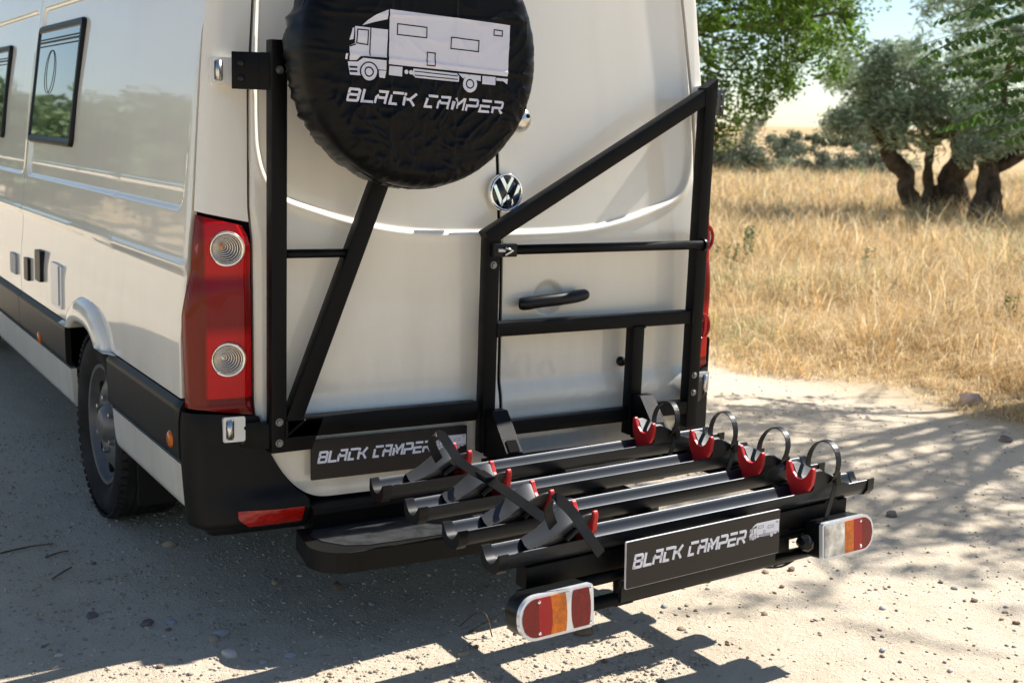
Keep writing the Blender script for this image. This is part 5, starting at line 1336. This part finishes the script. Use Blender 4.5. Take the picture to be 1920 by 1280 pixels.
stone(893, 1213, .024, 2, 'small brown stone on the lit strip beside the near lamp')
stone(415, 1190, .045, 1, 'grey stone in the van shade at the bottom left')
stone(172, 1155, .042, 4, 'dark purple stone in the van shade at the lower left')
stone(275, 1170, .045, 4, 'long dark stone in the middle of the van shade')
stone(322, 1168, .034, 1, 'pale grey stone right of the long dark one in the shade')
stone(545, 1230, .036, 1, 'bluish grey stone near the edge of the van shade')
stone(430, 1228, .05, 3, 'pale flat stone in the van shade near the bottom edge')
stone(400, 1200, .04, 0, 'yellowish flat stone beside the grey one in the shade')
stone(630, 1102, .05, 2, 'reddish brown stone in the dark under the step')
stone(515, 1092, .035, 0, 'tan stone in the shade under the bumper')
stone(318, 1022, .045, 0, 'ochre stone in the shade behind the rear wheel')
for i in range(40):
    px, py = rnd.uniform(1130, 1910), rnd.uniform(1090, 1278)
    if i < 18: px, py = rnd.uniform(10, 700), rnd.uniform(1040, 1270)
    stone(px, py, rnd.uniform(.014, .026), rnd.choice((0, 0, 1, 2, 2, 3, 4)), 'small loose pebble in the shade of the van' if i < 18 else 'small loose pebble on the sunlit sand', 'pebbles in the van shade' if i < 18 else 'pebbles on the sunlit sand')
# gravel too small to pick apart
def gravel():
    R = np.random.default_rng(8); bm = bmesh.new(); bmesh.ops.create_icosphere(bm, subdivisions=1, radius=1); tv = np.array([v.co[:] for v in bm.verts]); tf = np.array([[v.index for v in f.verts] for f in bm.faces]); bm.free()
    n = 16000; x = R.uniform(-1.9, 4.0, n); y = -1.5+R.random(n)**1.5*4.6; x2_ = R.uniform(-1.9, .2, 17000); y2_ = -.9+3.4*R.random(17000)**1.5; x = np.concatenate([x, x2_]); y = np.concatenate([y, y2_]); n = len(x)
    s = .0015+.0068*R.random(n)**4; a = R.uniform(0, 6.28, n)
    sc = np.stack([s, s*R.uniform(.6, 1, n), s*R.uniform(.45, .8, n)], 1); v = tv[None]*sc[:, None, :]*(1+.28*R.normal(size=(n, len(tv), 1)).clip(-1.8, 1.8))
    c, s_ = np.cos(a)[:, None], np.sin(a)[:, None]; V = np.stack([v[..., 0]*c-v[..., 1]*s_+x[:, None], v[..., 0]*s_+v[..., 1]*c+y[:, None], v[..., 2]+s[:, None]*.12+np.array([hgt(a_, b_) for a_, b_ in zip(x, y)])[:, None]], -1)
    k = len(tv); me = bpy.data.meshes.new('gravel'); me.vertices.add(n*k); me.vertices.foreach_set('co', V.reshape(-1).astype(np.float32))
    f = (tf[None]+(np.arange(n)*k)[:, None, None]).reshape(-1, 3).astype(np.int32); me.loops.add(f.size); me.loops.foreach_set('vertex_index', f.reshape(-1)); me.polygons.add(len(f)); me.polygons.foreach_set('loop_start', np.arange(0, f.size, 3, dtype=np.int32)); me.update(calc_edges=True)
    at_ = me.attributes.new('tint', 'FLOAT_COLOR', 'POINT'); pal = np.array([(.44, .36, .265), (.37, .305, .235), (.52, .445, .35), (.33, .285, .235), (.27, .23, .185)]); cc = np.ones((n, k, 4), np.float32); cc[..., :3] = pal[R.integers(0, 5, n)][:, None, :]; at_.data.foreach_set('color', cc.reshape(-1))
    m_ = leaf_mat('gravel_stone', (1, 1, 1), 0, .9); tag(link('gravel', me, m_), 'fine gravel scattered over the sandy track', 'gravel', kind='stuff')
gravel()
# dry twigs in the shade on the left
for px, py, px2, py2, lb in ((0, 1040, 100, 1022, 'long thin dry twig on the ground at the left edge'), (98, 1088, 134, 1066, 'short dark twig in the shade left of centre'), (85, 1048, 128, 1036, 'curved dry twig between the other two twigs')):
    a = gpos(px, py); b = gpos(px2, py2); a[2] = b[2] = .006; mb = MB(); tube(mb, spline([a, (a+b)/2+np.array([.01, .004, .004]), b], 5), [.003]*5+[.0025]*6, 6); tag(mb.build('twig', M_bark), lb, 'twig', 'twigs in the shade')
a = gpos(915, 1190); mb = MB(); tube(mb, spline([(-.30, -.36, .004), (-.27, -.40, .05), (-.26, -.44, .06), (-.255, -.47, .004)], 5), .002, 5); tube(mb, spline([(-.30, -.41, .004), (-.2, -.40, .03), (-.08, -.36, .05)], 5), .0018, 5); tag(mb.build('dry_stalk', M_bark), 'bent dry stalk on the ground beside the near lamp', 'twig')
